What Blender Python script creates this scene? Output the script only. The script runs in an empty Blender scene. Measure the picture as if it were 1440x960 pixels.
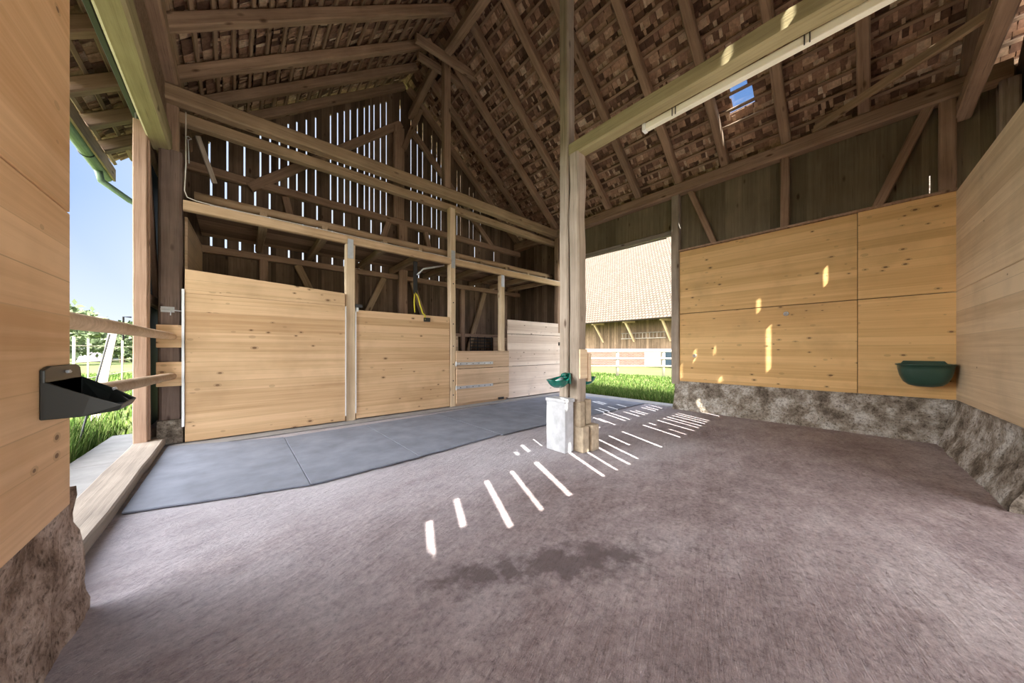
import bpy, math, random
from mathutils import Vector, Matrix, noise
R = random.Random(7)
scn = bpy.context.scene
C = scn.collection

# ------------------------------------------------------------------ camera
CAM = Vector((0, 0, 1.2)); F = 443.8; YAW = math.radians(41.3); CY = 492
FW = Vector((math.sin(YAW), math.cos(YAW), 0)); RT = Vector((math.cos(YAW), -math.sin(YAW), 0))
cd = bpy.data.cameras.new('camera'); cam = bpy.data.objects.new('camera', cd); C.objects.link(cam)
cam.location = CAM; cam.rotation_euler = (math.pi / 2, 0, -YAW)
cd.sensor_width = 36; cd.lens = F * 36 / 1440; cd.shift_y = (CY - 480) / 1440; cd.clip_start = .02; cd.clip_end = 2000
scn.camera = cam
def ray(u, v): return FW + RT * ((u - 720) / F) + Vector((0, 0, (CY - v) / F))
def onz(u, v, z=0):
    r = ray(u, v); return CAM + r * ((z - CAM.z) / r.z)
def onx(u, v, x):
    r = ray(u, v); return CAM + r * (x / r.x)
def ony(u, v, y):
    r = ray(u, v); return CAM + r * (y / r.y)

# ------------------------------------------------------------------ light
SUNT = 1.27; SX = .455                       # z drop and x drift per metre of y
sd = Vector((SX, 1, -SUNT)).normalized()
sl = bpy.data.lights.new('sun', 'SUN'); so = bpy.data.objects.new('sun', sl); C.objects.link(so)
so.rotation_euler = (-sd).to_track_quat('Z', 'Y').to_euler(); so.location = (-10, -20, 30)
sl.energy = 20; sl.angle = math.radians(.3); sl.color = (1, .95, .86)

W = bpy.data.worlds.new('sky'); scn.world = W; W.use_nodes = True
nt = W.node_tree; nt.nodes.clear()
def N(t, typ, **k):
    n = t.nodes.new(typ)
    for a, b in k.items(): setattr(n, a, b)
    return n
def ramp(t, stops, inp=None):
    n = t.nodes.new('ShaderNodeValToRGB'); e = n.color_ramp.elements
    while len(e) < len(stops): e.new(.5)
    for i, (p, c) in enumerate(stops):
        e[i].position = p; e[i].color = (*c, 1) if len(c) == 3 else c
    if inp is not None: t.links.new(inp, n.inputs[0])
    return n
tc = N(nt, 'ShaderNodeTexCoord'); sx = N(nt, 'ShaderNodeSeparateXYZ'); nt.links.new(tc.outputs['Generated'], sx.inputs[0])
rp = ramp(nt, [(0, (.86, .93, 1.0)), (.08, (.72, .82, .98)), (.3, (.36, .53, .86)), (.6, (.17, .34, .74)), (1, (.10, .24, .66))], sx.outputs[2])
dt = N(nt, 'ShaderNodeVectorMath', operation='DOT_PRODUCT'); nt.links.new(tc.outputs['Generated'], dt.inputs[0]); dt.inputs[1].default_value = -sd
gl = ramp(nt, [(0, (0, 0, 0)), (.2, (.0, .0, .0)), (.42, (1.2, 1.3, 1.5)), (.7, (3.8, 3.9, 4.2)), (1, (12, 11.6, 11))], dt.outputs['Value'])  # glow around the sun, strengthened to brighten the interior
ad = N(nt, 'ShaderNodeMix', data_type='RGBA', blend_type='ADD'); ad.inputs[0].default_value = 1
nt.links.new(rp.outputs[0], ad.inputs[6]); nt.links.new(gl.outputs[0], ad.inputs[7])
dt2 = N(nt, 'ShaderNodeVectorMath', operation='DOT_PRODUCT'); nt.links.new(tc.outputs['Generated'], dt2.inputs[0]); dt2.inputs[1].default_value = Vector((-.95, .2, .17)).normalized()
gl2 = ramp(nt, [(0, (0, 0, 0)), (.55, (.0, .0, .0)), (.8, (6, 5.9, 5.8)), (1, (12, 11.8, 11.4))], dt2.outputs['Value'])  # added bright sky patch to the west, out of view, fills the right wall
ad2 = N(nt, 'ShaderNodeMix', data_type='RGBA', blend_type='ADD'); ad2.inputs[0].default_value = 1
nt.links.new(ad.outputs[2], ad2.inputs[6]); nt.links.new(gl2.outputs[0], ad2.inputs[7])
dt3 = N(nt, 'ShaderNodeVectorMath', operation='DOT_PRODUCT'); nt.links.new(tc.outputs['Generated'], dt3.inputs[0]); dt3.inputs[1].default_value = Vector((.42, .80, .46)).normalized()
gl3 = ramp(nt, [(0, (0, 0, 0)), (.76, (.0, .0, .0)), (.93, (.42, .36, .2)), (1, (.5, .42, .2))], dt3.outputs['Value'])
ad3 = N(nt, 'ShaderNodeMix', data_type='RGBA', blend_type='ADD'); ad3.inputs[0].default_value = 1
nt.links.new(ad2.outputs[2], ad3.inputs[6]); nt.links.new(gl3.outputs[0], ad3.inputs[7])
bg = N(nt, 'ShaderNodeBackground'); nt.links.new(ad3.outputs[2], bg.inputs[0]); bg.inputs[1].default_value = 1.0
wo = N(nt, 'ShaderNodeOutputWorld'); nt.links.new(bg.outputs[0], wo.inputs[0])

vs = scn.view_settings; vs.view_transform = 'Standard'; vs.look = 'None'; vs.gamma = 1; vs.use_curve_mapping = False
vs.exposure = 0.22
cy = scn.cycles
cy.max_bounces = 14; cy.diffuse_bounces = 9; cy.glossy_bounces = 3; cy.transparent_max_bounces = 12; cy.caustics_reflective = False; cy.caustics_refractive = False
cy.sample_clamp_indirect = 6; cy.use_denoising = True

# ------------------------------------------------------------------ materials
def base(name, rough=.8, spec=.2):
    m = bpy.data.materials.new(name); m.use_nodes = True; t = m.node_tree
    b = t.nodes['Principled BSDF']; b.inputs['Roughness'].default_value = rough; b.inputs['Specular IOR Level'].default_value = spec
    return m, t, b
def scale_c(t, colout, valout):
    x = N(t, 'ShaderNodeMix', data_type='RGBA', blend_type='MULTIPLY'); x.inputs[0].default_value = 1
    t.links.new(colout, x.inputs[6]); t.links.new(valout, x.inputs[7]); return x.outputs[2]
def mathn(t, op, a, b=None, c=None):
    n = N(t, 'ShaderNodeMath', operation=op)
    for i, v in enumerate((a, b, c)):
        if v is None: continue
        if isinstance(v, (int, float)): n.inputs[i].default_value = v
        else: t.links.new(v, n.inputs[i])
    return n.outputs[0]
def mixc(t, fac, a, b):
    x = N(t, 'ShaderNodeMix', data_type='RGBA')
    if isinstance(fac, (int, float)): x.inputs[0].default_value = fac
    else: t.links.new(fac, x.inputs[0])
    for i, v in ((6, a), (7, b)):
        if isinstance(v, tuple): x.inputs[i].default_value = (*v, 1)
        else: t.links.new(v, x.inputs[i])
    return x.outputs[2]
def coords(t, rnd=True):
    tc = N(t, 'ShaderNodeTexCoord'); out = tc.outputs['Object']
    at = None
    if rnd:
        at = N(t, 'ShaderNodeAttribute', attribute_name='rnd')
        s = N(t, 'ShaderNodeVectorMath', operation='SCALE'); t.links.new(at.outputs['Color'], s.inputs[0]); s.inputs['Scale'].default_value = 9
        oi = N(t, 'ShaderNodeObjectInfo')
        cb = N(t, 'ShaderNodeCombineXYZ')
        for i in range(3): t.links.new(mathn(t, 'MULTIPLY', oi.outputs['Random'], 17.0 + 3 * i), cb.inputs[i])
        a = N(t, 'ShaderNodeVectorMath', operation='ADD'); t.links.new(out, a.inputs[0]); t.links.new(s.outputs[0], a.inputs[1])
        a2 = N(t, 'ShaderNodeVectorMath', operation='ADD'); t.links.new(a.outputs[0], a2.inputs[0]); t.links.new(cb.outputs[0], a2.inputs[1])
        out = a2.outputs[0]
    return out, at
def mapped(t, vec, sc):
    m = N(t, 'ShaderNodeMapping'); m.inputs['Scale'].default_value = sc; t.links.new(vec, m.inputs[0]); return m.outputs[0]
def noi(t, vec, scale=1, detail=5, rough=.6):
    n = N(t, 'ShaderNodeTexNoise'); n.inputs['Scale'].default_value = scale; n.inputs['Detail'].default_value = detail; n.inputs['Roughness'].default_value = rough
    t.links.new(vec, n.inputs['Vector']); return n.outputs[0]
def bump(t, b, h, strength=.4, dist=.01):
    bp = N(t, 'ShaderNodeBump'); bp.inputs['Strength'].default_value = strength; bp.inputs['Distance'].default_value = dist
    t.links.new(h, bp.inputs['Height']); t.links.new(bp.outputs[0], b.inputs['Normal'])

def wood(name, dark, light, axis=0, var=.35, knots=True, bs=.5, across=22, cracks=.5):
    """weathered timber, grain along the given local axis"""
    m, t, b = base(name, .85, .15)
    v, at = coords(t)
    sc = [across] * 3; sc[axis] = .9
    g = noi(t, mapped(t, v, sc), 1, 8, .65)
    sc2 = [across * 3] * 3; sc2[axis] = 1.3
    fine = noi(t, mapped(t, v, sc2), 1, 4, .7)
    big = noi(t, v, 1.6, 3, .6)
    f = mathn(t, 'ADD', mathn(t, 'MULTIPLY', g, .6), mathn(t, 'MULTIPLY', big, .4))
    c = ramp(t, [(.3, dark), (.5, tuple((a + e) / 2 for a, e in zip(dark, light))), (.68, light)], f).outputs[0]
    # per board tone
    rv = mathn(t, 'ADD', mathn(t, 'MULTIPLY', at.outputs['Fac'], var * 2), 1 - var)
    c = scale_c(t, c, rv)
    cr = ramp(t, [(.30, (1 - cracks,) * 3), (.42, (1, 1, 1))], fine).outputs[0]
    c = scale_c(t, c, cr)
    if knots:
        sk = [5.0] * 3; sk[axis] = 1.9
        vo = N(t, 'ShaderNodeTexVoronoi'); vo.inputs['Scale'].default_value = 1; t.links.new(mapped(t, v, sk), vo.inputs['Vector'])
        k = ramp(t, [(.05, (.35, .3, .28)), (.13, (1, 1, 1))], vo.outputs['Distance']).outputs[0]
        c = scale_c(t, c, k)
    t.links.new(c, b.inputs['Base Color'])
    bump(t, b, mathn(t, 'ADD', g, fine), bs, .006)
    return m

def panelwood(name, dark, light, strip=.12, knot=.7, aged=.0, agecol=(.4, .36, .33), wear=0):
    """glued spruce board: strips along local X, height on local Z"""
    m, t, b = base(name, .6, .3)
    v, at = coords(t)
    sp = N(t, 'ShaderNodeSeparateXYZ'); t.links.new(v, sp.inputs[0])
    band = mathn(t, 'FLOOR', mathn(t, 'DIVIDE', sp.outputs[2], strip))
    wn = N(t, 'ShaderNodeTexWhiteNoise', noise_dimensions='1D'); t.links.new(band, wn.inputs['W'])
    fr = mathn(t, 'FRACT', mathn(t, 'DIVIDE', sp.outputs[2], strip))
    # shift grain per strip
    cb = N(t, 'ShaderNodeCombineXYZ'); t.links.new(mathn(t, 'ADD', sp.outputs[0], mathn(t, 'MULTIPLY', wn.outputs[0], 11)), cb.inputs[0])
    t.links.new(sp.outputs[1], cb.inputs[1]); t.links.new(sp.outputs[2], cb.inputs[2])
    g = noi(t, mapped(t, cb.outputs[0], (.7, 10, 30)), 1, 6, .6)
    soft = noi(t, mapped(t, v, (.9, 1, 3.0)), 1, 3, .5)
    f = mathn(t, 'ADD', mathn(t, 'MULTIPLY', g, .65), mathn(t, 'MULTIPLY', wn.outputs[0], .3))
    f = mathn(t, 'ADD', f, mathn(t, 'MULTIPLY', soft, .22))
    c = ramp(t, [(.38, dark), (.72, light)], f).outputs[0]
    vo = N(t, 'ShaderNodeTexVoronoi'); vo.inputs['Scale'].default_value = 1; t.links.new(mapped(t, cb.outputs[0], (5.2, 1, 9.5)), vo.inputs['Vector'])
    sep = N(t, 'ShaderNodeSeparateColor'); t.links.new(vo.outputs['Color'], sep.inputs[0])
    rad = mathn(t, 'MULTIPLY', mathn(t, 'MAXIMUM', mathn(t, 'SUBTRACT', sep.outputs[0], 1 - knot), 0), .14)
    kk = mathn(t, 'LESS_THAN', vo.outputs['Distance'], rad)
    halo = mathn(t, 'LESS_THAN', vo.outputs['Distance'], mathn(t, 'MULTIPLY', rad, 1.9))
    c = mixc(t, mathn(t, 'MULTIPLY', halo, .35), c, tuple(x * .55 for x in dark))
    c = mixc(t, mathn(t, 'MULTIPLY', kk, .85), c, (.13, .06, .025))
    seam = mathn(t, 'LESS_THAN', fr, .03)
    c = mixc(t, mathn(t, 'MULTIPLY', seam, mathn(t, 'MULTIPLY', wn.outputs[0], .5)), c, tuple(x * .45 for x in dark))
    st = noi(t, v, 1.3, 4, .6)
    c = mixc(t, mathn(t, 'MULTIPLY', ramp(t, [(.5, (0, 0, 0)), (.72, (1, 1, 1))], st).outputs[0], .25 + wear), c, tuple(x * .5 for x in dark))
    if aged: c = mixc(t, aged, c, agecol)
    t.links.new(c, b.inputs['Base Color']); bump(t, b, g, .15, .003)
    return m

def plain(name, col, rough=.5, metal=0, spec=.4, var=.0, nscale=8):
    m, t, b = base(name, rough, spec); b.inputs['Metallic'].default_value = metal
    v, _ = coords(t, False); n = noi(t, v, nscale, 4, .6)
    c = ramp(t, [(.3, tuple(x * (1 - var) for x in col)), (.7, tuple(min(1, x * (1 + var)) for x in col))], n).outputs[0]
    t.links.new(c, b.inputs['Base Color']); return m

M = {}
M['old'] = wood('old_timber', (.20, .125, .082), (.48, .33, .23))
M['oldz'] = wood('old_board_vertical', (.085, .056, .038), (.225, .155, .105), axis=2, var=.4)
M['oldgrey'] = wood('grey_board_vertical', (.13, .105, .068), (.25, .205, .135), axis=2, var=.22)
M['beam'] = wood('tie_timber', (.22, .145, .085), (.50, .36, .23), cracks=.35)
M['lintel'] = wood('pale_timber', (.26, .215, .11), (.48, .41, .24), cracks=.4)
M['shelf'] = wood('new_timber', (.42, .27, .15), (.72, .52, .33), cracks=.3)
M['post'] = wood('grey_post_timber', (.20, .16, .125), (.50, .42, .34), cracks=.6)
M['postnew'] = wood('sawn_post_timber', (.55, .40, .25), (.82, .66, .46), var=.1, cracks=.15, bs=.2)
M['cornerp'] = wood('dark_post_timber', (.12, .085, .07), (.32, .24, .20), cracks=.5)
M['sill'] = wood('sill_timber', (.20, .17, .145), (.42, .36, .30), cracks=.3)
M['slide'] = wood('door_frame_timber', (.36, .22, .15), (.66, .46, .34), cracks=.2)
M['pole'] = wood('round_pole_wood', (.42, .28, .17), (.72, .55, .38), cracks=.15, knots=False, bs=.1)
M['left'] = panelwood('spruce_left', (.64, .37, .18), (.86, .57, .33), .14)
M['right'] = panelwood('spruce_right', (.66, .40, .155), (.84, .56, .25), .12, knot=.98, wear=.1)
M['front'] = panelwood('spruce_front', (.62, .46, .29), (.82, .66, .46), .15, knot=.5)
M['stall'] = panelwood('spruce_stall', (.50, .305, .15), (.74, .51, .295), .13, knot=.95)
M['stallpale'] = panelwood('spruce_stall_bleached', (.60, .46, .36), (.80, .67, .56), .16, knot=.98)
M['stallhalf'] = panelwood('spruce_half_door', (.50, .34, .21), (.74, .54, .36), .2, knot=.6)
M['mat'] = plain('rubber_mat', (.195, .21, .25), .8, var=.18, nscale=3, spec=.1)
M['steel'] = plain('galvanised_steel', (.62, .64, .66), .4, .6, var=.15)
M['white'] = plain('white_channel', (.85, .86, .86), .5, 0, var=.03)
M['cream'] = plain('cream_plastic', (.88, .85, .72), .45, 0, var=.04)
M['black'] = plain('black_plastic', (.018, .022, .02), .4, 0, .5)
M['green'] = plain('green_plastic', (.03, .075, .055), .3, 0, .5, var=.12)
M['enamel'] = plain('green_enamel', (.0, .12, .09), .2, 0, .6, var=.25)
M['darksheet'] = plain('dark_sheet', (.012, .03, .045), .6)
M['gutter'] = plain('green_gutter', (.15, .22, .13), .5, .0, var=.15)
M['yellow'] = plain('yellow_strap', (.72, .62, .05), .5)
M['iron'] = plain('dark_iron', (.05, .05, .05), .5, .5)
M['cable'] = plain('white_cable', (.66, .62, .54), .5)
M['hutwall'] = plain('hut_wall', (.35, .35, .38), .8); M['hutroof'] = plain('hut_roof', (.12, .11, .13), .8)
M['rope'] = plain('fence_white', (.36, .32, .25), .7)

def attrmat(name, stops, rough=.9, tint=None):
    m, t, b = base(name, rough, .1)
    at = N(t, 'ShaderNodeAttribute', attribute_name='rnd'); v, _ = coords(t, False)
    n = noi(t, v, 18, 4, .7)
    c = ramp(t, stops, at.outputs['Fac']).outputs[0]
    c = scale_c(t, c, ramp(t, [(.3, (.6, .6, .6)), (.7, (1.2, 1.2, 1.2))], n).outputs[0])
    t.links.new(c, b.inputs['Base Color']); bump(t, b, n, .3, .004); return m
M['tile'] = attrmat('clay_tile_underside', [(0, (.13, .075, .055)), (.3, (.30, .175, .125)), (.55, (.44, .27, .185)), (.8, (.55, .35, .24)), (.95, (.68, .50, .36)), (1, (.78, .62, .47))])
M['grass'] = attrmat('grass_blades', [(0, (.035, .075, .012)), (.5, (.075, .135, .025)), (.85, (.13, .18, .045)), (1, (.26, .26, .11))])
M['leaf'] = attrmat('hazy_leaves', [(0, (.09, .12, .06)), (.6, (.14, .18, .09)), (1, (.2, .24, .13))])

def concrete_floor():
    m, t, b = base('floor_concrete', .75, .25)
    v, _ = coords(t, False)
    big = noi(t, mapped(t, v, (.5, .8, 1)), 1.1, 4, .55); mid = noi(t, mapped(t, v, (1, 1.6, 1)), 4, 8, .75); fin = noi(t, v, 30, 7, .85)
    c = ramp(t, [(.38, (.22, .172, .172)), (.5, (.35, .29, .292)), (.62, (.50, .445, .445))], mathn(t, 'ADD', mathn(t, 'MULTIPLY', big, .55), mathn(t, 'MULTIPLY', mid, .45))).outputs[0]
    c = scale_c(t, c, ramp(t, [(.34, (.5, .48, .48)), (.45, (.95, .95, .95)), (.6, (1.3, 1.3, 1.3))], fin).outputs[0])
    # bluish dusty cast towards the mats (trodden-in dust)
    sp = N(t, 'ShaderNodeSeparateXYZ'); t.links.new(v, sp.inputs[0])
    dust = ramp(t, [(.36, (0, 0, 0)), (.62, (1, 1, 1))], mathn(t, 'ADD', mathn(t, 'MULTIPLY', sp.outputs[1], .12), mathn(t, 'MULTIPLY', big, .5))).outputs[0]
    c = mixc(t, mathn(t, 'MULTIPLY', dust, .6), c, (.43, .43, .475))
    # damp stain
    mp = N(t, 'ShaderNodeMapping', vector_type='TEXTURE'); mp.inputs['Location'].default_value = (1.36, 1.16, 0); mp.inputs['Rotation'].default_value = (0, 0, math.radians(-29)); mp.inputs['Scale'].default_value = (.95, .22, 1); t.links.new(v, mp.inputs[0])
    st = N(t, 'ShaderNodeVectorMath', operation='LENGTH'); t.links.new(mp.outputs[0], st.inputs[0])
    stn = mathn(t, 'ADD', st.outputs['Value'], mathn(t, 'MULTIPLY', noi(t, mapped(t, v, (1, 1, 1)), 4.5, 7, .7), 3.0))
    s = ramp(t, [(.0, (1, 1, 1)), (.46, (1, 1, 1)), (.58, (0, 0, 0))], mathn(t, 'MULTIPLY', stn, .25)).outputs[0]
    s2 = ramp(t, [(.56, (0, 0, 0)), (.66, (1, 1, 1))], noi(t, mapped(t, v, (1.2, 3, 1)), 1.7, 8, .7)).outputs[0]
    c = mixc(t, mathn(t, 'MULTIPLY', s, .8), c, (.13, .10, .10))
    c = mixc(t, mathn(t, 'MULTIPLY', s2, .22), c, (.2, .16, .15))
    # scratches
    rotv = N(t, 'ShaderNodeMapping'); rotv.inputs['Rotation'].default_value = (0, 0, -.35); t.links.new(v, rotv.inputs[0])
    wv = noi(t, mapped(t, rotv.outputs[0], (2.2, 16, 1)), 1.3, 6, .75)
    c = scale_c(t, c, ramp(t, [(.3, (.62, .6, .6)), (.42, (1, 1, 1)), (.7, (1.08, 1.08, 1.08))], wv).outputs[0])
    t.links.new(c, b.inputs['Base Color'])
    bump(t, b, mathn(t, 'ADD', mathn(t, 'MULTIPLY', mid, .8), mathn(t, 'ADD', mathn(t, 'MULTIPLY', fin, .35), mathn(t, 'MULTIPLY', wv, .9))), .8, .03)
    return m
M['floor'] = concrete_floor()
def plinth_mat(name, a, bcol, cc):
    m, t, b = base(name, .95, .1); v, _ = coords(t, False)
    n1 = noi(t, v, 3.5, 8, .7); n2 = noi(t, v, 30, 6, .8)
    vo = N(t, 'ShaderNodeTexVoronoi'); vo.inputs['Scale'].default_value = 26; t.links.new(v, vo.inputs['Vector'])
    c = ramp(t, [(.38, a), (.5, bcol), (.62, cc)], n1).outputs[0]
    c = scale_c(t, c, ramp(t, [(.33, (.3, .28, .26)), (.52, (1.05, 1.05, 1.05))], n2).outputs[0])
    c = scale_c(t, c, ramp(t, [(.06, (.45, .43, .4)), (.3, (1, 1, 1))], vo.outputs['Distance']).outputs[0])
    t.links.new(c, b.inputs['Base Color']); bump(t, b, mathn(t, 'ADD', n2, mathn(t, 'MULTIPLY', vo.outputs['Distance'], .6)), .9, .02)
    return m
M['plinth'] = plinth_mat('rough_concrete', (.17, .14, .11), (.40, .35, .29), (.70, .68, .64))
M['plinthl'] = plinth_mat('rough_concrete_tan', (.22, .15, .11), (.46, .34, .27), (.66, .53, .45))
M['cblock'] = plain('grey_concrete_block', (.46, .47, .49), .85, var=.2, nscale=9)
M['cblock2'] = plain('tan_concrete_block', (.42, .34, .24), .9, var=.25, nscale=14)
def meadow():
    m, t, b = base('meadow', .95, .05); v, _ = coords(t, False)
    n = noi(t, v, .7, 8, .8); n2 = noi(t, v, .06, 3, .5)
    c = ramp(t, [(.3, (.045, .075, .018)), (.7, (.10, .125, .04))], n).outputs[0]
    c = mixc(t, mathn(t, 'MULTIPLY', n2, .5), c, (.2, .21, .11))
    t.links.new(c, b.inputs['Base Color']); return m
M['meadow'] = meadow()
M['gravel'] = plain('pale_gravel', (.45, .42, .37), .95, var=.2, nscale=20)
M['slab'] = plain('pale_stone_slab', (.27, .265, .26), .9, var=.15, nscale=5)
def roofout():
    m, t, b = base('barn_roof_tiles', .9, .1); v, _ = coords(t, False)
    br = N(t, 'ShaderNodeTexBrick'); br.inputs['Scale'].default_value = 1; br.inputs['Brick Width'].default_value = .25; br.inputs['Row Height'].default_value = .3; br.inputs['Mortar Size'].default_value = .03
    br.inputs['Color1'].default_value = (.10, .078, .06, 1); br.inputs['Color2'].default_value = (.125, .098, .078, 1); br.inputs['Mortar'].default_value = (.035, .027, .02, 1)
    t.links.new(v, br.inputs['Vector']); t.links.new(br.outputs[0], b.inputs['Base Color']); return m
M['roofout'] = roofout()
def brick():
    m, t, b = base('red_brick', .9, .1); v, _ = coords(t, False)
    br = N(t, 'ShaderNodeTexBrick'); br.inputs['Scale'].default_value = 1; br.inputs['Brick Width'].default_value = .3; br.inputs['Row Height'].default_value = .1; br.inputs['Mortar Size'].default_value = .012
    br.inputs['Color1'].default_value = (.22, .12, .085, 1); br.inputs['Color2'].default_value = (.28, .16, .11, 1); br.inputs['Mortar'].default_value = (.25, .22, .2, 1)
    sp = N(t, 'ShaderNodeSeparateXYZ'); t.links.new(v, sp.inputs[0]); cb = N(t, 'ShaderNodeCombineXYZ'); t.links.new(sp.outputs[1], cb.inputs[0]); t.links.new(sp.outputs[2], cb.inputs[1])
    t.links.new(cb.outputs[0], br.inputs['Vector']); t.links.new(br.outputs[0], b.inputs['Base Color']); return m
M['brick'] = brick()
def glassm():
    m = bpy.data.materials.new('skylight_glass'); m.use_nodes = True; t = m.node_tree; t.nodes.clear()
    tr = N(t, 'ShaderNodeBsdfTransparent'); tr.inputs[0].default_value = (.86, .92, .95, 1); g = N(t, 'ShaderNodeBsdfGlossy'); g.inputs['Roughness'].default_value = .05
    mx = N(t, 'ShaderNodeMixShader'); mx.inputs[0].default_value = .08; o = N(t, 'ShaderNodeOutputMaterial')
    t.links.new(tr.outputs[0], mx.inputs[1]); t.links.new(g.outputs[0], mx.inputs[2]); t.links.new(mx.outputs[0], o.inputs[0]); return m
M['glass'] = glassm()

# ------------------------------------------------------------------ mesh helpers
class MB:
    def __init__(s): s.v = []; s.f = []; s.c = []
    def add(s, vs, fs, r=None):
        o = len(s.v); s.v += [tuple(p) for p in vs]; s.f += [tuple(i + o for i in f) for f in fs]
        r = R.random() if r is None else r
        s.c += [r] * len(fs)
    def box(s, a, b, r=None, mat=None):
        x0, y0, z0 = a; x1, y1, z1 = b
        vs = [Vector((x, y, z)) for z in (z0, z1) for y in (y0, y1) for x in (x0, x1)]
        if mat is not None: vs = [mat @ p for p in vs]
        s.add(vs, [(0, 2, 3, 1), (4, 5, 7, 6), (0, 1, 5, 4), (2, 6, 7, 3), (0, 4, 6, 2), (1, 3, 7, 5)], r)
    def prism(s, poly, d, r=None):
        """poly: list of points, extruded by vector d"""
        n = len(poly); d = Vector(d); vs = [Vector(p) for p in poly] + [Vector(p) + d for p in poly]
        fs = [tuple(range(n - 1, -1, -1)), tuple(range(n, 2 * n))] + [(i, (i + 1) % n, (i + 1) % n + n, i + n) for i in range(n)]
        s.add(vs, fs, r)
    def tube(s, pts, rad, n=8, r=None, cap=True):
        pts = [Vector(p) for p in pts]; rr = R.random() if r is None else r
        rads = rad if isinstance(rad, (list, tuple)) else [rad] * len(pts)
        rings = []
        for i, p in enumerate(pts):
            d = (pts[min(i + 1, len(pts) - 1)] - pts[max(i - 1, 0)]).normalized()
            u = d.orthogonal().normalized() if i == 0 else (rings_u - d * rings_u.dot(d)).normalized()
            rings_u = u; w = d.cross(u)
            rings.append([p + (u * math.cos(2 * math.pi * k / n) + w * math.sin(2 * math.pi * k / n)) * rads[i] for k in range(n)])
        vs = [q for ring in rings for q in ring]; fs = []
        for i in range(len(rings) - 1):
            for k in range(n): fs.append((i * n + k, i * n + (k + 1) % n, (i + 1) * n + (k + 1) % n, (i + 1) * n + k))
        if cap: fs += [tuple(range(n - 1, -1, -1)), tuple((len(rings) - 1) * n + k for k in range(n))]
        s.add(vs, fs, rr)
    def obj(s, name, mat, parent=None, smooth=False, bevel=0):
        me = bpy.data.meshes.new(name); me.from_pydata(s.v, [], s.f)
        at = me.attributes.new('rnd', 'FLOAT', 'FACE'); at.data.foreach_set('value', s.c)
        me.materials.append(M[mat] if isinstance(mat, str) else mat)
        if smooth: me.polygons.foreach_set('use_smooth', [True] * len(me.polygons))
        me.update(); o = bpy.data.objects.new(name, me); C.objects.link(o)
        if bevel:
            b = o.modifiers.new('bevel', 'BEVEL'); b.width = bevel; b.segments = 2; b.limit_method = 'ANGLE'
        if parent: o.parent = parent
        return o
def tag(o, label=None, cat=None, group=None, kind=None):
    if label: o['label'] = label
    if cat: o['category'] = cat
    if group: o['group'] = group
    if kind: o['kind'] = kind
    return o
def empty(name, loc, label, cat, group=None, kind=None):
    o = bpy.data.objects.new(name, None); C.objects.link(o); o.location = loc; o.empty_display_size = .1
    return tag(o, label, cat, group, kind)
def attach(o, p):
    o.parent = p; o.matrix_parent_inverse = p.matrix_basis.inverted(); return o
def reparent(o, p):
    o.parent = p; o.matrix_parent_inverse = Matrix.Translation(-p.location); return o

def beam(name, p0, p1, w, h, mat, up=(0, 0, 1), jit=.004, parent=None, label=None, cat='beam', group=None, ch=.12, bow=0):
    """timber with hewn, chamfered edges; local X runs along it"""
    p0 = Vector(p0); p1 = Vector(p1); d = p1 - p0; L = d.length; x = d / L
    z = Vector(up); z = (z - x * z.dot(x)).normalized(); y = z.cross(x)
    mt = Matrix((x, y, z)).transposed().to_4x4(); mt.translation = p0
    c = ch * min(w, h); a, b = w / 2, h / 2
    sec = [(-a + c, -b), (a - c, -b), (a, -b + c), (a, b - c), (a - c, b), (-a + c, b), (-a, b - c), (-a, -b + c)]
    n = max(2, int(L / .35) + 1); m = MB(); vs = []
    for i in range(n):
        t = i / (n - 1); oy = R.uniform(-jit, jit); oz = R.uniform(-jit, jit) + bow * math.sin(math.pi * t); s = 1 + R.uniform(-1, 1) * jit * 3
        for (q, r) in sec: vs.append((L * t, q * s + oy, r * s + oz))
    fs = []
    for i in range(n - 1):
        for k in range(8): fs.append((i * 8 + k, i * 8 + (k + 1) % 8, (i + 1) * 8 + (k + 1) % 8, (i + 1) * 8 + k))
    fs += [tuple(range(7, -1, -1)), tuple((n - 1) * 8 + k for k in range(8))]
    m.add(vs, fs, .5 if group is None else R.uniform(.25, .75))
    o = m.obj(name, mat)
    if parent is not None:
        o.parent = parent; o.matrix_basis = Matrix.Translation(-parent.location) @ mt
    else: o.matrix_basis = mt
    if label: tag(o, label, cat, group)
    return o
def post(name, x0, x1, y0, y1, z0, z1, mat, **k):
    return beam(name, ((x0 + x1) / 2, (y0 + y1) / 2, z0), ((x0 + x1) / 2, (y0 + y1) / 2, z1), y1 - y0, x1 - x0, mat, up=(1, 0, 0), **k)
def panel(name, p0, p1, z0, z1, th, mat, parent=None, bev=.004, side=1, z0b=None, z1b=None):
    """board from p0 to p1 (xy), thickness th towards its left (side=1) or right"""
    p0 = Vector((*p0, 0)); p1 = Vector((*p1, 0)); d = p1 - p0; L = d.length; x = d / L; z = Vector((0, 0, 1)); y = z.cross(x)
    mt = Matrix((x, y, z)).transposed().to_4x4(); mt.translation = p0
    za = z1 if z1b is None else z1b; zb = z0 if z0b is None else z0b
    m = MB(); m.prism([(0, 0, z0), (L, 0, zb), (L, 0, za), (0, 0, z1)], (0, th * side, 0), .5)
    o = m.obj(name, mat, bevel=bev)
    if parent is not None:
        o.parent = parent; o.matrix_basis = Matrix.Translation(-parent.location) @ mt
    else: o.matrix_basis = mt
    return o

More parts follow.
